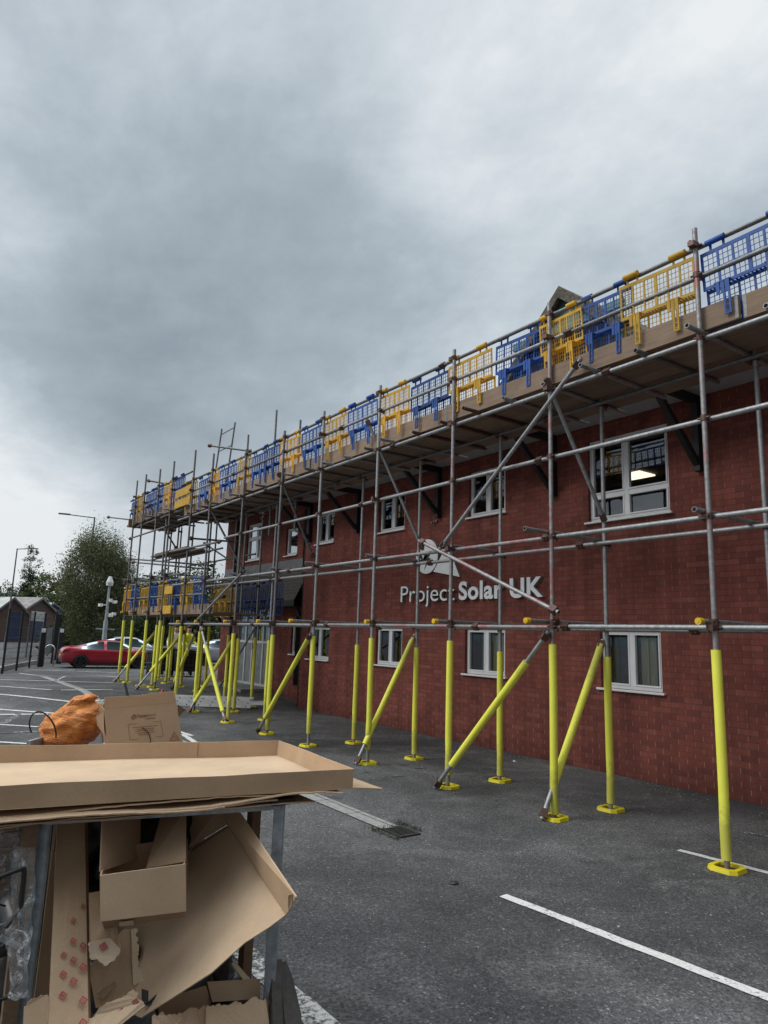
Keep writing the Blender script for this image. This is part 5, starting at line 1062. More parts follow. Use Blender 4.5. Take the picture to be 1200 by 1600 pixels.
# ------------------------------------------------------------------ cars
def car(name, label, paint, rear, front_, sc=.92, glassy='car_glass'):
    """rear / front_: ground points under the near side wheels"""
    rear, front_ = Vector(rear), Vector(front_); d = (front_-rear); d.z = 0; d.normalize(); side = Vector((-d.y, d.x, 0))      # left of travel
    ctr = (rear+front_)/2+side*.78*sc
    t = thing(name, label, 'car', (ctr.x, ctr.y, gz(ctr.x, ctr.y)))
    t.rotation_euler.z = math.atan2(d.y, d.x); t.scale = (sc, sc, sc)
    #      x     zb   belt  roof  w    rw
    S = [(-2.34, .46, .74, .84, .74, .66), (-2.26, .34, .88, .99, .84, .70), (-2.05, .27, .95, 1.085, .89, .70), (-1.75, .22, .97, 1.12, .915, .68), (-1.3, .20, .98, 1.25, .925, .62), (-.75, .19, .97, 1.385, .925, .60), (-.1, .19, .95, 1.44, .925, .60), (.45, .19, .93, 1.405, .925, .61), (.95, .19, .91, 1.22, .925, .64), (1.35, .20, .89, 1.00, .92, .70), (1.8, .22, .82, .90, .90, .74), (2.15, .27, .72, .77, .84, .70), (2.34, .36, .58, .62, .70, .6)]
    def interp(x):
        for i in range(len(S)-1):
            if S[i][0] <= x <= S[i+1][0]:
                p0, p1, p2, p3 = S[max(0, i-1)], S[i], S[i+1], S[min(len(S)-1, i+2)]; k = (x-p1[0])/(p2[0]-p1[0]); out = []
                for j in range(1, 6):
                    m1, m2 = (p2[j]-p0[j])/(p2[0]-p0[0])*(p2[0]-p1[0]), (p3[j]-p1[j])/(p3[0]-p1[0])*(p2[0]-p1[0])
                    out.append((2*k**3-3*k*k+1)*p1[j]+(k**3-2*k*k+k)*m1+(-2*k**3+3*k*k)*p2[j]+(k**3-k*k)*m2)
                return out
    xs = [-2.34+4.68*i/72 for i in range(73)]; ring = []
    for x in xs:
        zb, be, ro, w_, rw = interp(min(2.3399, max(-2.3399, x)))
        prof = [(0, zb), (w_*.82, zb), (w_*.97, zb+.07), (w_, zb+(be-zb)*.45), (w_*1.0, be-.13), (w_*.965, be-.02), (w_*.95, be), (rw+.10+(.02 if ro-be > .2 else .08), be+(ro-be)*.52), (rw+.035, ro-.055), (rw-.06, ro-.012), (rw*.5, ro+.012), (0, ro+.02)]
        ring.append(prof)
    bm_, gl_, np_ = MB(), MB(), len(ring[0]); vs = []
    for x, pr in zip(xs, ring): vs += [(x, y, z) for y, z in pr]+[(x, -y, z) for y, z in pr]
    fb_, fg = [], []
    for i in range(len(xs)-1):
        xm = (xs[i]+xs[i+1])/2
        for j in range(np_-1):
            g = False
            if j in (6, 7) and -1.42 < xm < 1.12 and not (-.32 < xm < -.22): g = True
            if j in (8, 9, 10) and (.50 < xm < 1.28 or -1.72 < xm < -.62) : g = True
            if j == 7 and (xm < -1.15 or xm > .98): g = False
            for off, fl in ((0, 0), (np_, 1)):
                a, b = i*2*np_+off+j, (i+1)*2*np_+off+j; q = (a, b, b+1, a+1) if fl == 0 else (a+1, b+1, b, a)
                (fg if g else fb_).append(q)
    for e_ in (0, len(xs)-1):
        o = e_*2*np_; fb_.append(tuple(range(o, o+np_))+tuple(range(o+2*np_-1, o+np_-1, -1)))
    bm_.add(vs, fb_, 0, True); bm_.build('body', paint, t, local=True)
    # glass is its own part with the ring vertices it uses
    used = sorted({i for f in fg for i in f}); ix = {k: n for n, k in enumerate(used)}; gl_.add([vs[k] for k in used], [tuple(ix[i] for i in f) for f in fg], 0, True); gl_.build('window', glassy, t, local=True)
    for sx in (-1.42, 1.45):
        for sy in (-1, 1):
            m = MB(); y0, y1 = sy*.955, sy*.74; n = 28
            for (ra, rb, ya, yb) in ((.335, .335, y1, y0-sy*.02), (.335, .315, y0-sy*.02, y0), (.315, .245, y0, y0-sy*.004)):
                v_ = [(sx+rr*math.cos(2*math.pi*i/n), yy, .335+rr*math.sin(2*math.pi*i/n)) for rr, yy in ((ra, ya), (rb, yb)) for i in range(n)]; m.add(v_, [(i, (i+1) % n, n+(i+1) % n, n+i) for i in range(n)], 0, True)
            wv = m.build('wheel', 'tyre', t, local=True)
            m = MB(); m.tube((sx, y0-sy*.05, .335), (sx, y0-sy*.03, .335), .244, n)
            for k in range(5):
                a = 2*math.pi*k/5+.3; c, s_ = math.cos(a), math.sin(a); m.obox((sx+c*.125, y0-sy*.016, .335+s_*.125), (c*.115, 0, s_*.115), (0, .012, 0), (-s_*.035, 0, c*.035))
            m.tube((sx, y0-sy*.03, .335), (sx, y0-sy*.006, .335), .05, 12); m.build('rim', 'rim', wv, local=True)
            m = MB(); n = 24; v_ = [(sx+.375*math.cos(math.pi*i/n), sy*.928, .335+.375*math.sin(math.pi*i/n)) for i in range(n+1)]+[(sx+.375, sy*.928, .21), (sx-.375, sy*.928, .21)]
            v_ = [v_[-1]]+v_[n::-1]+[v_[-2]]; m.add(v_, [tuple(range(len(v_)))]); m.build('wheel_arch', 'hole_black', t, local=True)
    for sy in (-1, 1):
        m = MB(); m.obox((.72, sy*1.0, .99), (.10, 0, 0), (0, .07, 0), (0, 0, .06)); m.tube((.72, sy*.88, .95), (.72, sy*.96, .97), .03, 8); m.build('wing_mirror', paint, t, bevel=.03, local=True)
        for x in (.05, -.95): m = MB(); m.box((x-.1, sy*.93-.006, .80), (x+.1, sy*.93+.006, .825)); m.build('door_handle', paint, t, local=True)
        m = MB(); m.box((-2.27, sy*.70-.20, .86), (-1.98, sy*.70+.165, .925)); m.build('tail_light', 'lamp_red', t, bevel=.02, local=True)
        m = MB(); m.obox((2.12, sy*.66, .69), (.12, 0, -.02), (0, .14, 0), (0, 0, .045)); m.build('headlight', 'chrome', t, bevel=.02, local=True)
        m = MB()
        for x in (-.27, .92, -1.2): m.box((x-.004, sy*.926-.004, .35), (x+.004, sy*.926+.004, .9))
        m.build('door_gap', 'gas_seal', t, local=True)
        m = MB(); m.box((-1.05, sy*.90-.03, .17), (1.05, sy*.90+.03, .26)); m.build('side_sill', 'gas_seal', t, local=True)
    m = MB(); m.box((-2.346, -.26, .60), (-2.338, .26, .71)); m.build('number_plate', 'pad_yellow', t, local=True)
    m = MB(); m.box((-2.3, -.7, .27), (-2.0, .7, .42)); m.build('rear_bumper', 'gas_seal', t, bevel=.03, local=True)
    return t
rw_, fw_ = gp(124, 1044.3), gp(214, 1044.8)
car('red_car', 'glossy red saloon car parked side on across the far bays', 'paint_red', rw_, fw_, (fw_-rw_).length/2.87)
dd_ = (fw_-rw_).normalized(); bk_ = Vector((-dd_.y, dd_.x, 0))
q = rw_+bk_*2.7+dd_*1.15; car('white_car', 'white car parked directly behind the red car', 'paint_white', q, q+dd_*2.7, .95)
q = rw_+bk_*3.4+dd_*6.4; car('silver_car', 'pale silver car parked behind the bins', 'paint_silver', q, q+dd_*2.7, .95)
q = rw_+bk_*3.2+dd_*11.6; car('orange_car', 'orange red car parked behind the black bins, mostly hidden', 'paint_orange', q, q+dd_*2.7, .95)
# ------------------------------------------------------------------ bins
def bin4(label, xa, xb, ytop, ybase, lidmat='bin_black', bodymat='bin_black'):
    a, b = gp(xa, ybase), gp(xb, ybase); d = b-a; d.z = 0; wd = d.length; d.normalize(); n = Vector((-d.y, d.x, 0)); c = (a+b)/2; z0 = gz(c.x, c.y); dist = math.hypot(c.x, c.y)
    h = atd((xa+xb)/2, ytop, dist).z-z0; t = thing('wheeled_bin', label, 'bin', (c.x, c.y, z0), 'large wheeled bins'); dep = .9
    m = MB(); zb, zt = z0+.17, z0+h*.86; w0, w1 = wd*.45, wd*.5
    vs = [c+d*s*w+n*(dep*(.06 if k == 0 else 0) if e == 0 else dep*(.92 if k == 0 else 1))+Vector((0, 0, z-c.z)) for k, (w, z) in enumerate(((w0, zb), (w1, zt))) for s, e in ((-1, 0), (1, 0), (1, 1), (-1, 1))]
    m.add(vs, [(3, 2, 1, 0), (4, 5, 6, 7)]+[(i, (i+1) % 4, 4+(i+1) % 4, 4+i) for i in range(4)])
    for k in range(5):
        f_ = -.8+.4*k; m.obox(c+d*f_*w0-n*.012+Vector((0, 0, (zb+zt)/2-c.z)), d*.025, n*.02, Vector((0, 0, (zt-zb)*.42)))
    for k in range(2): m.obox(c-n*.02+Vector((0, 0, zt-.05-k*.4-c.z)), d*w1*1.02, n*.03, Vector((0, 0, .03)))
    m.build('body', bodymat, t, bevel=.012)
    m = MB(); nseg = 8; pr = [(n*(-.03+dep*1.05*i/nseg)+Vector((0, 0, zt+.01+(h*.14-.02)*math.sin(math.pi*min(1, .15+.85*i/nseg))-c.z))) for i in range(nseg+1)]
    vs = [c-d*w1*1.03+p for p in pr]+[c+d*w1*1.03+p for p in pr]; k = nseg+1; m.add(vs, [(i, i+1, k+i+1, k+i) for i in range(nseg)]+[tuple(range(k)), tuple(range(2*k-1, k-1, -1))], 0); m.build('lid', lidmat, t)
    for s in (-1, 1):
        for e in (.12, dep*.85):
            m = MB(); q = c+d*s*w0*.85+n*e; m.tube(Vector((q.x, q.y, z0+.085))-d*.025, Vector((q.x, q.y, z0+.085))+d*.025, .085, 14); m.obox(Vector((q.x, q.y, z0+.14)), d*.04, n*.04, (0, 0, .035)); m.build('wheel', 'tyre', t)
    return t
bin4('grey slatted wheeled bin beside the nose of the red car', 226, 242, 1010, 1056, 'bin_grey', 'bin_grey'); bin4('wide black wheeled bin left of the brick corner, leftmost black one', 244, 271, 1009, 1057); bin4('wide black wheeled bin next to the brick corner', 273, 312, 1011, 1058)
# ------------------------------------------------------------------ people by the far cars
def person(label, x, ytop, dist, vest, arm):
    d = ray(x, ytop); h_ = math.hypot(d.x, d.y); px, py = d.x/h_*dist, d.y/h_*dist; z0 = gz(px, py)
    o = bpy.data.objects.new('person', None); 
    J = {'pel': (0, 0, .95), 'wst': (0, 0, 1.10), 'chs': (0, .01, 1.32), 'nck': (0, .01, 1.50), 'hd0': (0, -.01, 1.60), 'hd1': (0, -.02, 1.72)}
    V_ = [J['pel'], J['wst'], J['chs'], J['nck'], J['hd0'], J['hd1']]; Rr = [.15, .14, .16, .06, .085, .075]; E_ = [(0, 1), (1, 2), (2, 3), (3, 4), (4, 5)]
    for s in (-1, 1):
        b = len(V_); V_ += [(s*.10, 0, .88), (s*.12, -.03, .50), (s*.13, .02, .10), (s*.14, -.12, .04)]; Rr += [.10, .065, .045, .04]; E_ += [(0, b), (b, b+1), (b+1, b+2), (b+2, b+3)]
        b = len(V_); ax, ay, az = arm; V_ += [(s*.19, .01, 1.44), (s*.26, .02, 1.18), (s*(.24+ax), -.10-ay, .98+az), (s*(.24+ax), -.14-ay, .90+az)]; Rr += [.065, .048, .034, .03]; E_ += [(2, b), (b, b+1), (b+1, b+2), (b+2, b+3)]
    me = bpy.data.meshes.new('person'); me.from_pydata(V_, E_, []); ob = bpy.data.objects.new('tmp', me); col.objects.link(ob)
    md = ob.modifiers.new('skin', 'SKIN'); sk = me.skin_vertices[0].data
    for i, r_ in enumerate(Rr): sk[i].radius = (r_, r_*(.72 if i in (0, 1, 2) else 1))
    sk[0].use_root = True; sb = ob.modifiers.new('sub', 'SUBSURF'); sb.levels = 2; sb.render_levels = 2
    bpy.context.view_layer.update(); fin = bpy.data.meshes.new_from_object(ob.evaluated_get(bpy.context.evaluated_depsgraph_get())); bpy.data.objects.remove(ob); fin.name = 'person'
    for mt in ('skin', 'trousers', vest): fin.materials.append(MAT[mt])
    for p in fin.polygons:
        z, xx = p.center.z, abs(p.center.x); p.material_index = 1 if z < .93 and not (xx > .19 and z > .7) else (0 if z > 1.5 or (xx > .21 and z < 1.0) else 2); p.use_smooth = True
    o = bpy.data.objects.new('person', fin); col.objects.link(o); o.location = (px, py, z0); o.rotation_euler.z = random.uniform(-.6, .6); tag(o, label, 'person')
    m = MB(); bm = bmesh.new(); bmesh.ops.create_icosphere(bm, subdivisions=2, radius=1); m.add([Vector((v.co.x*.088, v.co.y*.098+.01, v.co.z*.08+1.725)) for v in bm.verts if True], [[v.index for v in f.verts] for f in bm.faces], 0, True); bm.free(); m.build('hair', 'hair', o, local=True)
    return o
dist_b = math.hypot(*gp(275, 1057).xy)+1.9
person('person in a pale vest with dark hair behind the leftmost black bin', 275, 992, dist_b, 'hivis_pale', (.02, .05, .1)); person('person in a bright yellow jacket behind the black bins', 295, 993, dist_b+.3, 'hivis', (-.04, .1, .15))
# cone
c = gp(252, 1102); t = thing('traffic_cone', 'small red and white traffic cone behind the printed carton', 'cone', c); m = MB(); m.box((c.x-.15, c.y-.15, c.z), (c.x+.15, c.y+.15, c.z+.03)); m.build('base', 'cone_red', t)
m = MB(); m.tube(c+Vector((0, 0, .03)), c+Vector((0, 0, .18)), .12, 16, 0, .085); m.tube(c+Vector((0, 0, .18)), c+Vector((0, 0, .30)), .085, 16, 1, .055); m.tube(c+Vector((0, 0, .30)), c+Vector((0, 0, .42)), .055, 16, 0, .025); m.build('cone', ['cone_red', 'letter_white'], t)
# ------------------------------------------------------------------ fence, posts and kerb on the left
fpx = [(3, 1053), (25, 1048), (45, 1043.5), (62, 1041.5)]; fp = [gp(*q) for q in fpx]
fh = [2.35]*4
t = thing('mesh_fence', 'black welded mesh fence running along the left edge of the lot', 'fence', fp[0])
for p, h in zip(fp, fh): m = MB(); m.box((p.x-.035, p.y-.035, p.z), (p.x+.035, p.y+.035, p.z+h)); m.box((p.x-.04, p.y-.04, p.z+h), (p.x+.04, p.y+.04, p.z+h+.02)); m.build('post', 'fence_black', t)
for a, b in zip(fp, fp[1:]):
    m = MB(); d = b-a; n = int(d.length/.1)
    for i in range(1, n): q = a+d*i/n; m.box((q.x-.002, q.y-.002, q.z+.08), (q.x+.0035, q.y+.0035, q.z+2.3))
    for z in (.1, .5, .9, 1.3, 1.7, 2.1, 2.28): m.beam(a+Vector((0, 0, z)), b+Vector((0, 0, z)), .012, .012)
    m.build('mesh_panel', 'fence_black', t)
gpos = [gp(62, 1042), gp(91, 1037)]
for k, p in enumerate(gpos):
    t = thing('gate_post', ['thick black gate post with a white sensor at the end of the mesh fence', 'thick black gate post just left of the red car'][k], 'gate post', p); m = MB(); m.box((p.x-.11, p.y-.11, p.z), (p.x+.11, p.y+.11, p.z+1.75)); m.build('post', 'fence_black', t, bevel=.01)
    m = MB(); m.box((p.x-.1, p.y-.16, p.z+1.5), (p.x+.06, p.y-.112, p.z+1.68)); m.build('sensor', 'sticker_white', t)
fp2 = [gp(80, 1037), gp(97, 1029), gp(117, 1026), gp(140, 1024)]
t = thing('mesh_gate', 'black mesh gate and fence beyond the second gate post', 'gate', fp2[0])
for p in fp2: m = MB(); m.box((p.x-.04, p.y-.04, p.z), (p.x+.04, p.y+.04, p.z+2.5)); m.build('post', 'fence_black', t)
for a, b in zip(fp2, fp2[1:]):
    m = MB(); d = b-a; n = int(d.length/.09)
    for i in range(1, n): q = a+d*i/n; m.box((q.x-.005, q.y-.005, q.z+.08), (q.x+.005, q.y+.005, q.z+2.4))
    for z in (.1, .9, 1.7, 2.38): m.beam(a+Vector((0, 0, z)), b+Vector((0, 0, z)), .014, .014)
    m.build('mesh_panel', 'fence_black', t)
m = MB(); kp = [gp(x, y) for x, y in ((-40, 1062), (-12, 1053), (4, 1047), (26, 1042.5), (46, 1038.5), (58, 1036.5))]
for a, b in zip(kp, kp[1:]): m.beam(a+Vector((0, 0, .06)), b+Vector((0, 0, .06)), .16, .2)
tag(m.build('kerb', 'concrete'), kind='structure')
p = gp(75, 1041); t = thing('cycle_hoop', 'small silver metal hoop standing behind the first gate post', 'cycle stand', p); m = MB(); pts = [p+_R0*(-.22)]+[p+_R0*(-.22*math.cos(a*math.pi/10))+Vector((0, 0, .72+.22*math.sin(a*math.pi/10))) for a in range(11)]+[p+_R0*.22]; m.pipe(pts, .03, 10); m.build('hoop', 'chrome', t)
# ------------------------------------------------------------------ workshops beyond the fence
def workshop(name, label, dist, xap, yap, half, eave_drop, length, yaw, wallmat, roofmat, infill=None):
    """gable end towards the lot, ridge running away to the left"""
    ap = atd(xap, yap, dist); t = thing(name, label, 'workshop', (ap.x, ap.y, 0)); zr, ze = ap.z, ap.z-eave_drop
    rd = (-_R0*math.cos(yaw)+Vector((_F.x, _F.y, 0)).normalized()*math.sin(yaw)); gd = Vector((-rd.y, rd.x, 0))      # gd: along the gable
    def q(a, b, z): v = ap+rd*a+gd*b; return Vector((v.x, v.y, z))
    m = MB(); pr = [(-half, 0), (half, 0), (half, ze), (0, zr-.08), (-half, ze)]; vs = [q(.12, b, z) for b, z in pr]+[q(length, b, z) for b, z in pr]
    m.add(vs, [(0, 1, 2, 3, 4), (9, 8, 7, 6, 5)]+[(i, 5+i, 5+(i+1) % 5, (i+1) % 5) for i in (0, 1, 4)])
    uvf = lambda p: ((p-ap).dot(gd)+(p-ap).dot(rd), p.z); m.build('wall', wallmat, t, uvfun=uvf)
    m = MB(); sl2 = (zr-ze)/half; ov = .35
    for s in (-1, 1): m.slab([q(-.15, 0, zr+.05), q(length, 0, zr+.05), q(length, s*(half+ov), ze-ov*sl2+.05), q(-.15, s*(half+ov), ze-ov*sl2+.05)], .07, 0, (0, 0, 1))
    m.build('roof', roofmat, t)
    m = MB()
    for s in (-1, 1): m.slab([q(-.17, 0, zr+.04), q(-.17, s*(half+ov), ze-ov*sl2+.04), q(-.17, s*(half+ov), ze-ov*sl2-.2), q(-.17, 0, zr-.2)], .04, 0, -rd)
    m.build('verge', 'lead', t)
    if infill:
        for b0, b1, z0, z1, mt, nm in infill: m = MB(); m.slab([q(.10, b0, z0), q(.10, b1, z0), q(.10, b1, z1), q(.10, b0, z1)], .03, 0, -rd); m.build(nm, mt, t)
        m = MB()
        for a in (2.0, 4.5, 7.0): m.slab([q(a, half+.01, .9), q(a+1.3, half+.01, .9), q(a+1.3, half+.01, 2.2), q(a, half+.01, 2.2)], .03, 0, gd)
        m.build('shutter', 'shutter_blue', t)
    return t
YW = R(40)
workshop('workshop', 'brown brick workshop with pale gable roof, nearest the left edge', 86, 22.5, 933, 1.9, 1.85, 22, R(48), 'shed_brick', 'roof_pale', [(-1.2, .2, .2, 3.2, 'shutter_blue', 'door')])
workshop('workshop', 'brown brick workshop with broad grey roof, middle of the three', 94, 66, 934, 3.4, 2.0, 17, R(17), 'shed_brick', 'roof_brown', [(-1.2, 1.0, .2, 3.2, 'shutter_blue', 'door')])
workshop('workshop', 'blue clad workshop with grey gable beside the birch tree', 100, 84, 942, 3.4, 2.0, 13, R(33), 'cladding_blue', 'sheet_roof', [(-2.2, .3, .2, 3.2, 'cladding_blue', 'door')])
m = MB(); a, b = atd(49, 958, 45), atd(71, 960, 45.5); h = Vector((0, 0, .42)); m.slab([a-h, b-h, b+h*.3, a+h*.3], .06, 0, (-.3, -1, 0)); t = tag(m.build('banner', 'sticker_white', loc=a), 'white banner sign on posts in front of the middle workshop', 'banner')
m = MB()
for p in (a, b): m.tube((p.x, p.y+.1, 0), (p.x, p.y+.1, p.z), .04, 8)
m.build('post', 'lamp_grey', t)
m = MB(); a, b = atd(70, 982, 40), atd(83, 980, 40.4); m.slab([(a.x, a.y, .35), (b.x, b.y, .35), b, a], .05, 0, (-.3, -1, 0)); tag(m.build('site_board', 'panel_grey', loc=(a.x, a.y, .35)), 'pale grey board standing behind the gate post', 'board')
m = MB(); 
for k in range(3): c = atd(35+k*5.2, 957+k*.4, 87+k*.6); m.obox((c.x, c.y, c.z), _R0*.2, (0, .2, 0), (0, 0, .4))
tag(m.build('brick_chimney', 'brick_pale'), 'low pale brick parapet between the first two workshops', 'parapet')
# ------------------------------------------------------------------ lamps and camera mast
def lamp(label, x, ytop, dist, arm_px, lean=0):
    tp = atd(x, ytop, dist); t = thing('street_lamp', label, 'street lamp', (tp.x, tp.y, 0)); m = MB(); m.tube((tp.x, tp.y, 0), (tp.x, tp.y, 1.2), .095, 12); m.tube((tp.x, tp.y, 1.2), (tp.x, tp.y, tp.z), .065, 12, 0, .042); m.build('pole', 'lamp_grey', t)
    e = atd(arm_px[0], arm_px[1], dist); m = MB(); m.tube(tp-Vector((0, 0, .05)), e, .03, 8); m.build('arm', 'lamp_grey', t)
    d = (e-tp); d.z = 0; d.normalize(); m = MB(); m.obox(e+d*.22+Vector((0, 0, .015)), d*.34, d.cross(Vector((0, 0, 1)))*.11, (0, 0, .04)); m.build('lamp_head', 'lamp_grey', t, bevel=.03)
lamp('tall grey street lamp with its arm pointing right, left of the poplar', 27, 857, 58, (47, 857)); lamp('tall grey street lamp rising out of the birch, arm pointing left', 148, 808, 46, (107, 804))
p = atd(172, 906, 37); t = thing('camera_mast', 'pale blue grey camera mast with white dome in front of the birch', 'camera mast', (p.x, p.y, 0)); m = MB(); h = p.z
m.tube((p.x, p.y, 0), (p.x, p.y, h*.52), .11, 12, 0, .10); m.tube((p.x, p.y, h*.52), (p.x, p.y, h*.93), .07, 12, 0, .05); m.build('mast', 'pole_grey', t)
m = MB(); m.tube((p.x, p.y, h*.93), (p.x, p.y, h*.97), .15, 16, 0, .17); m.tube((p.x, p.y, h*.97), (p.x, p.y, h*1.04), .17, 16, 0, .07); m.build('dome', 'sticker_white', t)
for k, (z, s) in enumerate(((.74, 1), (.70, -1), (.60, 1), (.58, .6), (.76, .3))):
    m = MB(); c = Vector((p.x, p.y, h*z)); m.tube(c, c+_R0*s*.3, .02, 6); m.obox(c+_R0*s*.34, _R0*.08, (0, .16, 0), (0, 0, .07)); m.build('camera', 'sticker_white', t)
m = MB(); m.beam(Vector((p.x, p.y, h*.42))-_R0*.45, Vector((p.x, p.y, h*.42))+_R0*.45, .05, .05); m.build('crossbar', 'pole_grey', t)
# ------------------------------------------------------------------ trees
def tree(name, label, base, H, crowns, leafmat, n, ls, trunk_r, barkmat, droop=0, seed=1, cat='tree', clump=.55, trunk_top=.8, group=None):
    """crowns: (dx, z, rx, rz) ellipsoids in metres; leaves are many small faces in drooping clumps"""
    rnd = random.Random(seed); base = Vector(base); t = thing(name, label, cat, base, group); right_ = _R0
    tot = sum(c[2]**2*c[3] for c in crowns); m = MB(); ends = []
    V_, F_ = [], []
    for dx, cz, rx, rz in crowns:
        k = max(6, int(n*(rx**2*rz)/tot/46))
        for i in range(k):
            while True:
                a, b, c = rnd.uniform(-1, 1), rnd.uniform(-1, 1), rnd.uniform(-1, 1); r_ = a*a+b*b+c*c
                if .16 < r_ < 1 and rnd.random() < r_**.5: break
            cc = base+right_*(dx+a*rx)+Vector((_F.x, _F.y, 0))*b*rx+Vector((0, 0, cz+c*rz))
            if noise.noise(cc*.9+Vector((seed, 0, 0))) < -.28: continue
            ends.append(cc); cr = clump*rnd.uniform(.6, 1.3)
            for j in range(46):
                p = cc+Vector((rnd.gauss(0, cr*.5), rnd.gauss(0, cr*.5), rnd.gauss(0, cr*.42)-droop*rnd.random()**1.5*cr*2.0))
                s = ls*rnd.uniform(.6, 1.4); u_ = Vector((rnd.gauss(0, 1), rnd.gauss(0, 1), rnd.gauss(0, 1)-droop*1.2)).normalized(); w_ = u_.orthogonal().normalized(); w_.rotate(Matrix.Rotation(rnd.uniform(0, 6.3), 3, u_)); o = len(V_)
                V_ += [p-u_*s, p+w_*s*.55, p+u_*s, p-w_*s*.55]; F_.append((o, o+1, o+2, o+3))
    lm = MB(); lm.v = [Vector(v) for v in V_]; lm.f = F_; lm.mi = [0]*len(F_); lm.sm = [False]*len(F_); lm.build('crown', leafmat, t)
    pts = [base+Vector((rnd.uniform(-.06, .06)*H*.12*i, rnd.uniform(-.05, .05)*i, H*trunk_top*i/6)) for i in range(7)]
    for i in range(6): m.tube(pts[i], pts[i+1], trunk_r*(1-i/6.6), 9, 0, trunk_r*(1-(i+1)/6.6))
    for e_ in rnd.sample(ends, min(len(ends), 34)):
        z = min(max((e_.z-base.z)*.72, H*.12), H*trunk_top*.98); i = min(5, int(z/(H*trunk_top)*6)); a = pts[i].lerp(pts[i+1], z/(H*trunk_top)*6-i); mid = a.lerp(e_, .5)+Vector((0, 0, .06*(e_-a).length)); m.tube(a, mid, trunk_r*.28, 6, 0, trunk_r*.17); m.tube(mid, e_, trunk_r*.17, 6, 0, trunk_r*.05)
    m.build('trunk', barkmat, t); return t
def tbase(x, dist): d = ray(x, 1000); h = math.hypot(d.x, d.y); q = Vector((d.x/h*dist, d.y/h*dist, 0)); return q
tree('birch_tree', 'large drooping birch tree behind the red car', tbase(140, 42), 7.9, [(0, 4.7, 1.75, 2.4), (.0, 6.5, 1.05, 1.25), (.8, 5.9, 1.1, 1.2), (-1.0, 4.6, .95, 1.5), (.2, 2.5, 1.7, 1.3), (1.3, 4.0, 1.0, 1.9)], 'leaf_birch', 80000, .044, .15, 'birch_bark', 1.0, 3, clump=.50)
tree('poplar_tree', 'narrow tall poplar tree at the far left', tbase(37, 126), 15.0, [(-.65, 8.8, .8, 5.9), (.65, 8.5, .8, 5.5), (0, 5.2, 1.6, 4.0)], 'leaf_poplar', 12000, .12, .22, 'bark', -.3, 5, clump=.48)
far_t = [(60, 122, 10.2, 4.0, 'leaf_far'), (92, 128, 10.6, 4.2, 'leaf_far'), (8, 134, 8.4, 4.6, 'leaf_dark'), (118, 124, 9.6, 4.2, 'leaf_dark'), (190, 62, 6.2, 2.7, 'leaf_far'), (222, 66, 7.0, 2.6, 'leaf_far'), (252, 58, 6.6, 2.4, 'leaf_dark'), (283, 62, 7.6, 2.6, 'leaf_far'), (312, 58, 7.4, 2.4, 'leaf_far'), (345, 60, 7.0, 2.6, 'leaf_dark'), (-25, 125, 9.0, 4.4, 'leaf_far'), (166, 70, 5.4, 2.4, 'leaf_dark')]
fl_ = ['pale green rounded tree between poplar and birch', 'rounded green tree just left of the birch', 'dark low tree at the foot of the poplar', 'dark tree hidden behind the birch', 'green tree right of the birch behind the scaffold', 'green tree behind the far end uprights', 'dark green tree behind the low platform', 'tall green tree seen between the far uprights', 'green tree just left of the brick corner', 'dark tree mostly hidden behind the brick building', 'green tree outside the left edge', 'dark tree behind the camera mast']
for i, (x, ds, h, w_, lm_) in enumerate(far_t): tree('broadleaf_tree', fl_[i], tbase(x, ds), h, [(0, h*.52, w_, h*.44), (-w_*.5, h*.42, w_*.6, h*.32), (w_*.5, h*.45, w_*.6, h*.33), (0, h*.22, w_*.9, h*.2)], lm_, 7000, .115*max(1, ds/75), .16, 'bark', 0, 20+i, clump=.8, group='trees beyond the lot')
for i, (x, ds) in enumerate(((96, 45), (112, 46), (128, 47), (155, 48), (176, 50))): tree('bush', ['dark bush beside the blue workshop', 'dark bush behind the rear of the red car', 'dark bush at the foot of the birch', 'dark bush right of the birch trunk', 'dark bush behind the camera mast'][i], tbase(x, ds), 1.9, [(0, .9, 1.0, .9)], 'leaf_dark', 1600, .10, .05, 'bark', 0, 50+i, 'bush', .5, group='bushes below the birch')
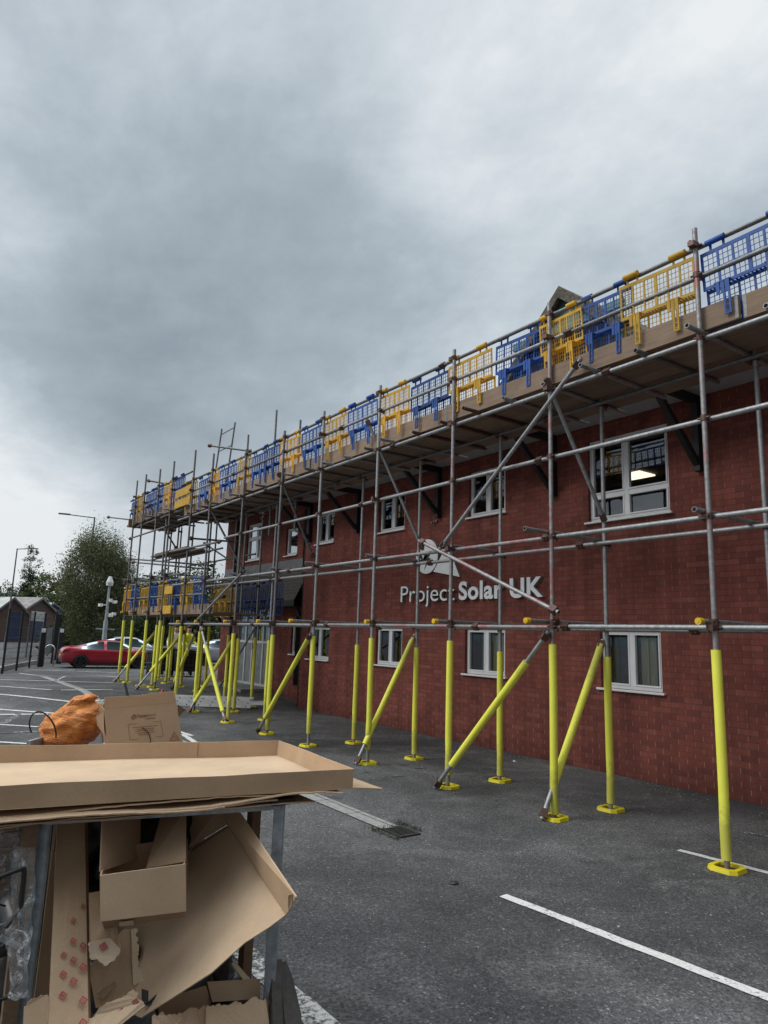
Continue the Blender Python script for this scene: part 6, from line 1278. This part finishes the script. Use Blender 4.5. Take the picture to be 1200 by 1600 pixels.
# ------------------------------------------------------------------ far houses and hills
def house(label, x, ytop, dist, w_, wall, yaw=.3):
    tp = atd(x, ytop, dist); t = thing('house', label, 'house', (tp.x, tp.y, 0), 'far houses'); d = Vector((_R0*math.cos(yaw)+Vector((_F.x, _F.y, 0))*math.sin(yaw))); d.normalize(); n = Vector((-d.y, d.x, 0)); zr = tp.z; ze = zr-1.8
    q = lambda a, b, z: Vector((tp.x, tp.y, 0))+d*a+n*b+Vector((0, 0, z)); m = MB(); dp = 3.2
    pr = [(-dp, -1), (dp, -1), (dp, ze), (0, zr-.1), (-dp, ze)]; vs = [q(-w_/2, b, z) for b, z in pr]+[q(w_/2, b, z) for b, z in pr]; m.add(vs, [(0, 1, 2, 3, 4), (9, 8, 7, 6, 5)]+[(i, 5+i, 5+(i+1) % 5, (i+1) % 5) for i in (0, 1, 4)]); m.build('wall', wall, t)
    m = MB()
    for s in (-1, 1): m.slab([q(-w_/2-.2, 0, zr), q(w_/2+.2, 0, zr), q(w_/2+.2, s*(dp+.3), ze-.1), q(-w_/2-.2, s*(dp+.3), ze-.1)], .12, 0, (0, 0, 1))
    m.build('roof', 'slate', t)
    for fl2 in (.6, ze-1.7):
        for a in (-w_*.3, w_*.02, w_*.32):
            m = MB(); m.slab([q(a-.5, -dp-.02, fl2), q(a+.5, -dp-.02, fl2), q(a+.5, -dp-.02, fl2+1.1), q(a-.5, -dp-.02, fl2+1.1)], .02, 0, -n); m.build('window', 'shutter_blue', t)
house('white rendered house far beyond the red car, left one', 184, 966, 105, 7, 'house_render'); house('white rendered house far beyond the red car, right one', 206, 970, 112, 7, 'house_render'); house('brick house far beyond the bins', 232, 975, 118, 8, 'brick_pale')
m = MB(); vs = []; nx = 60
for j in range(6):
    for i in range(nx+1):
        a = R(-70+140*i/nx); d = 900+j*120; prof = [0, 26, 48, 60, 66, 60][j]
        hh = prof*(.72+.55*noise.noise(Vector((math.sin(a)*6, math.cos(a)*6, j*.13+2)))); vs.append((math.sin(a)*d, math.cos(a)*d, hh-1))
m.add(vs, [(j*(nx+1)+i, j*(nx+1)+i+1, (j+1)*(nx+1)+i+1, (j+1)*(nx+1)+i) for j in range(5) for i in range(nx)], 0, True); tag(m.build('hills', 'hill_green'), kind='structure')
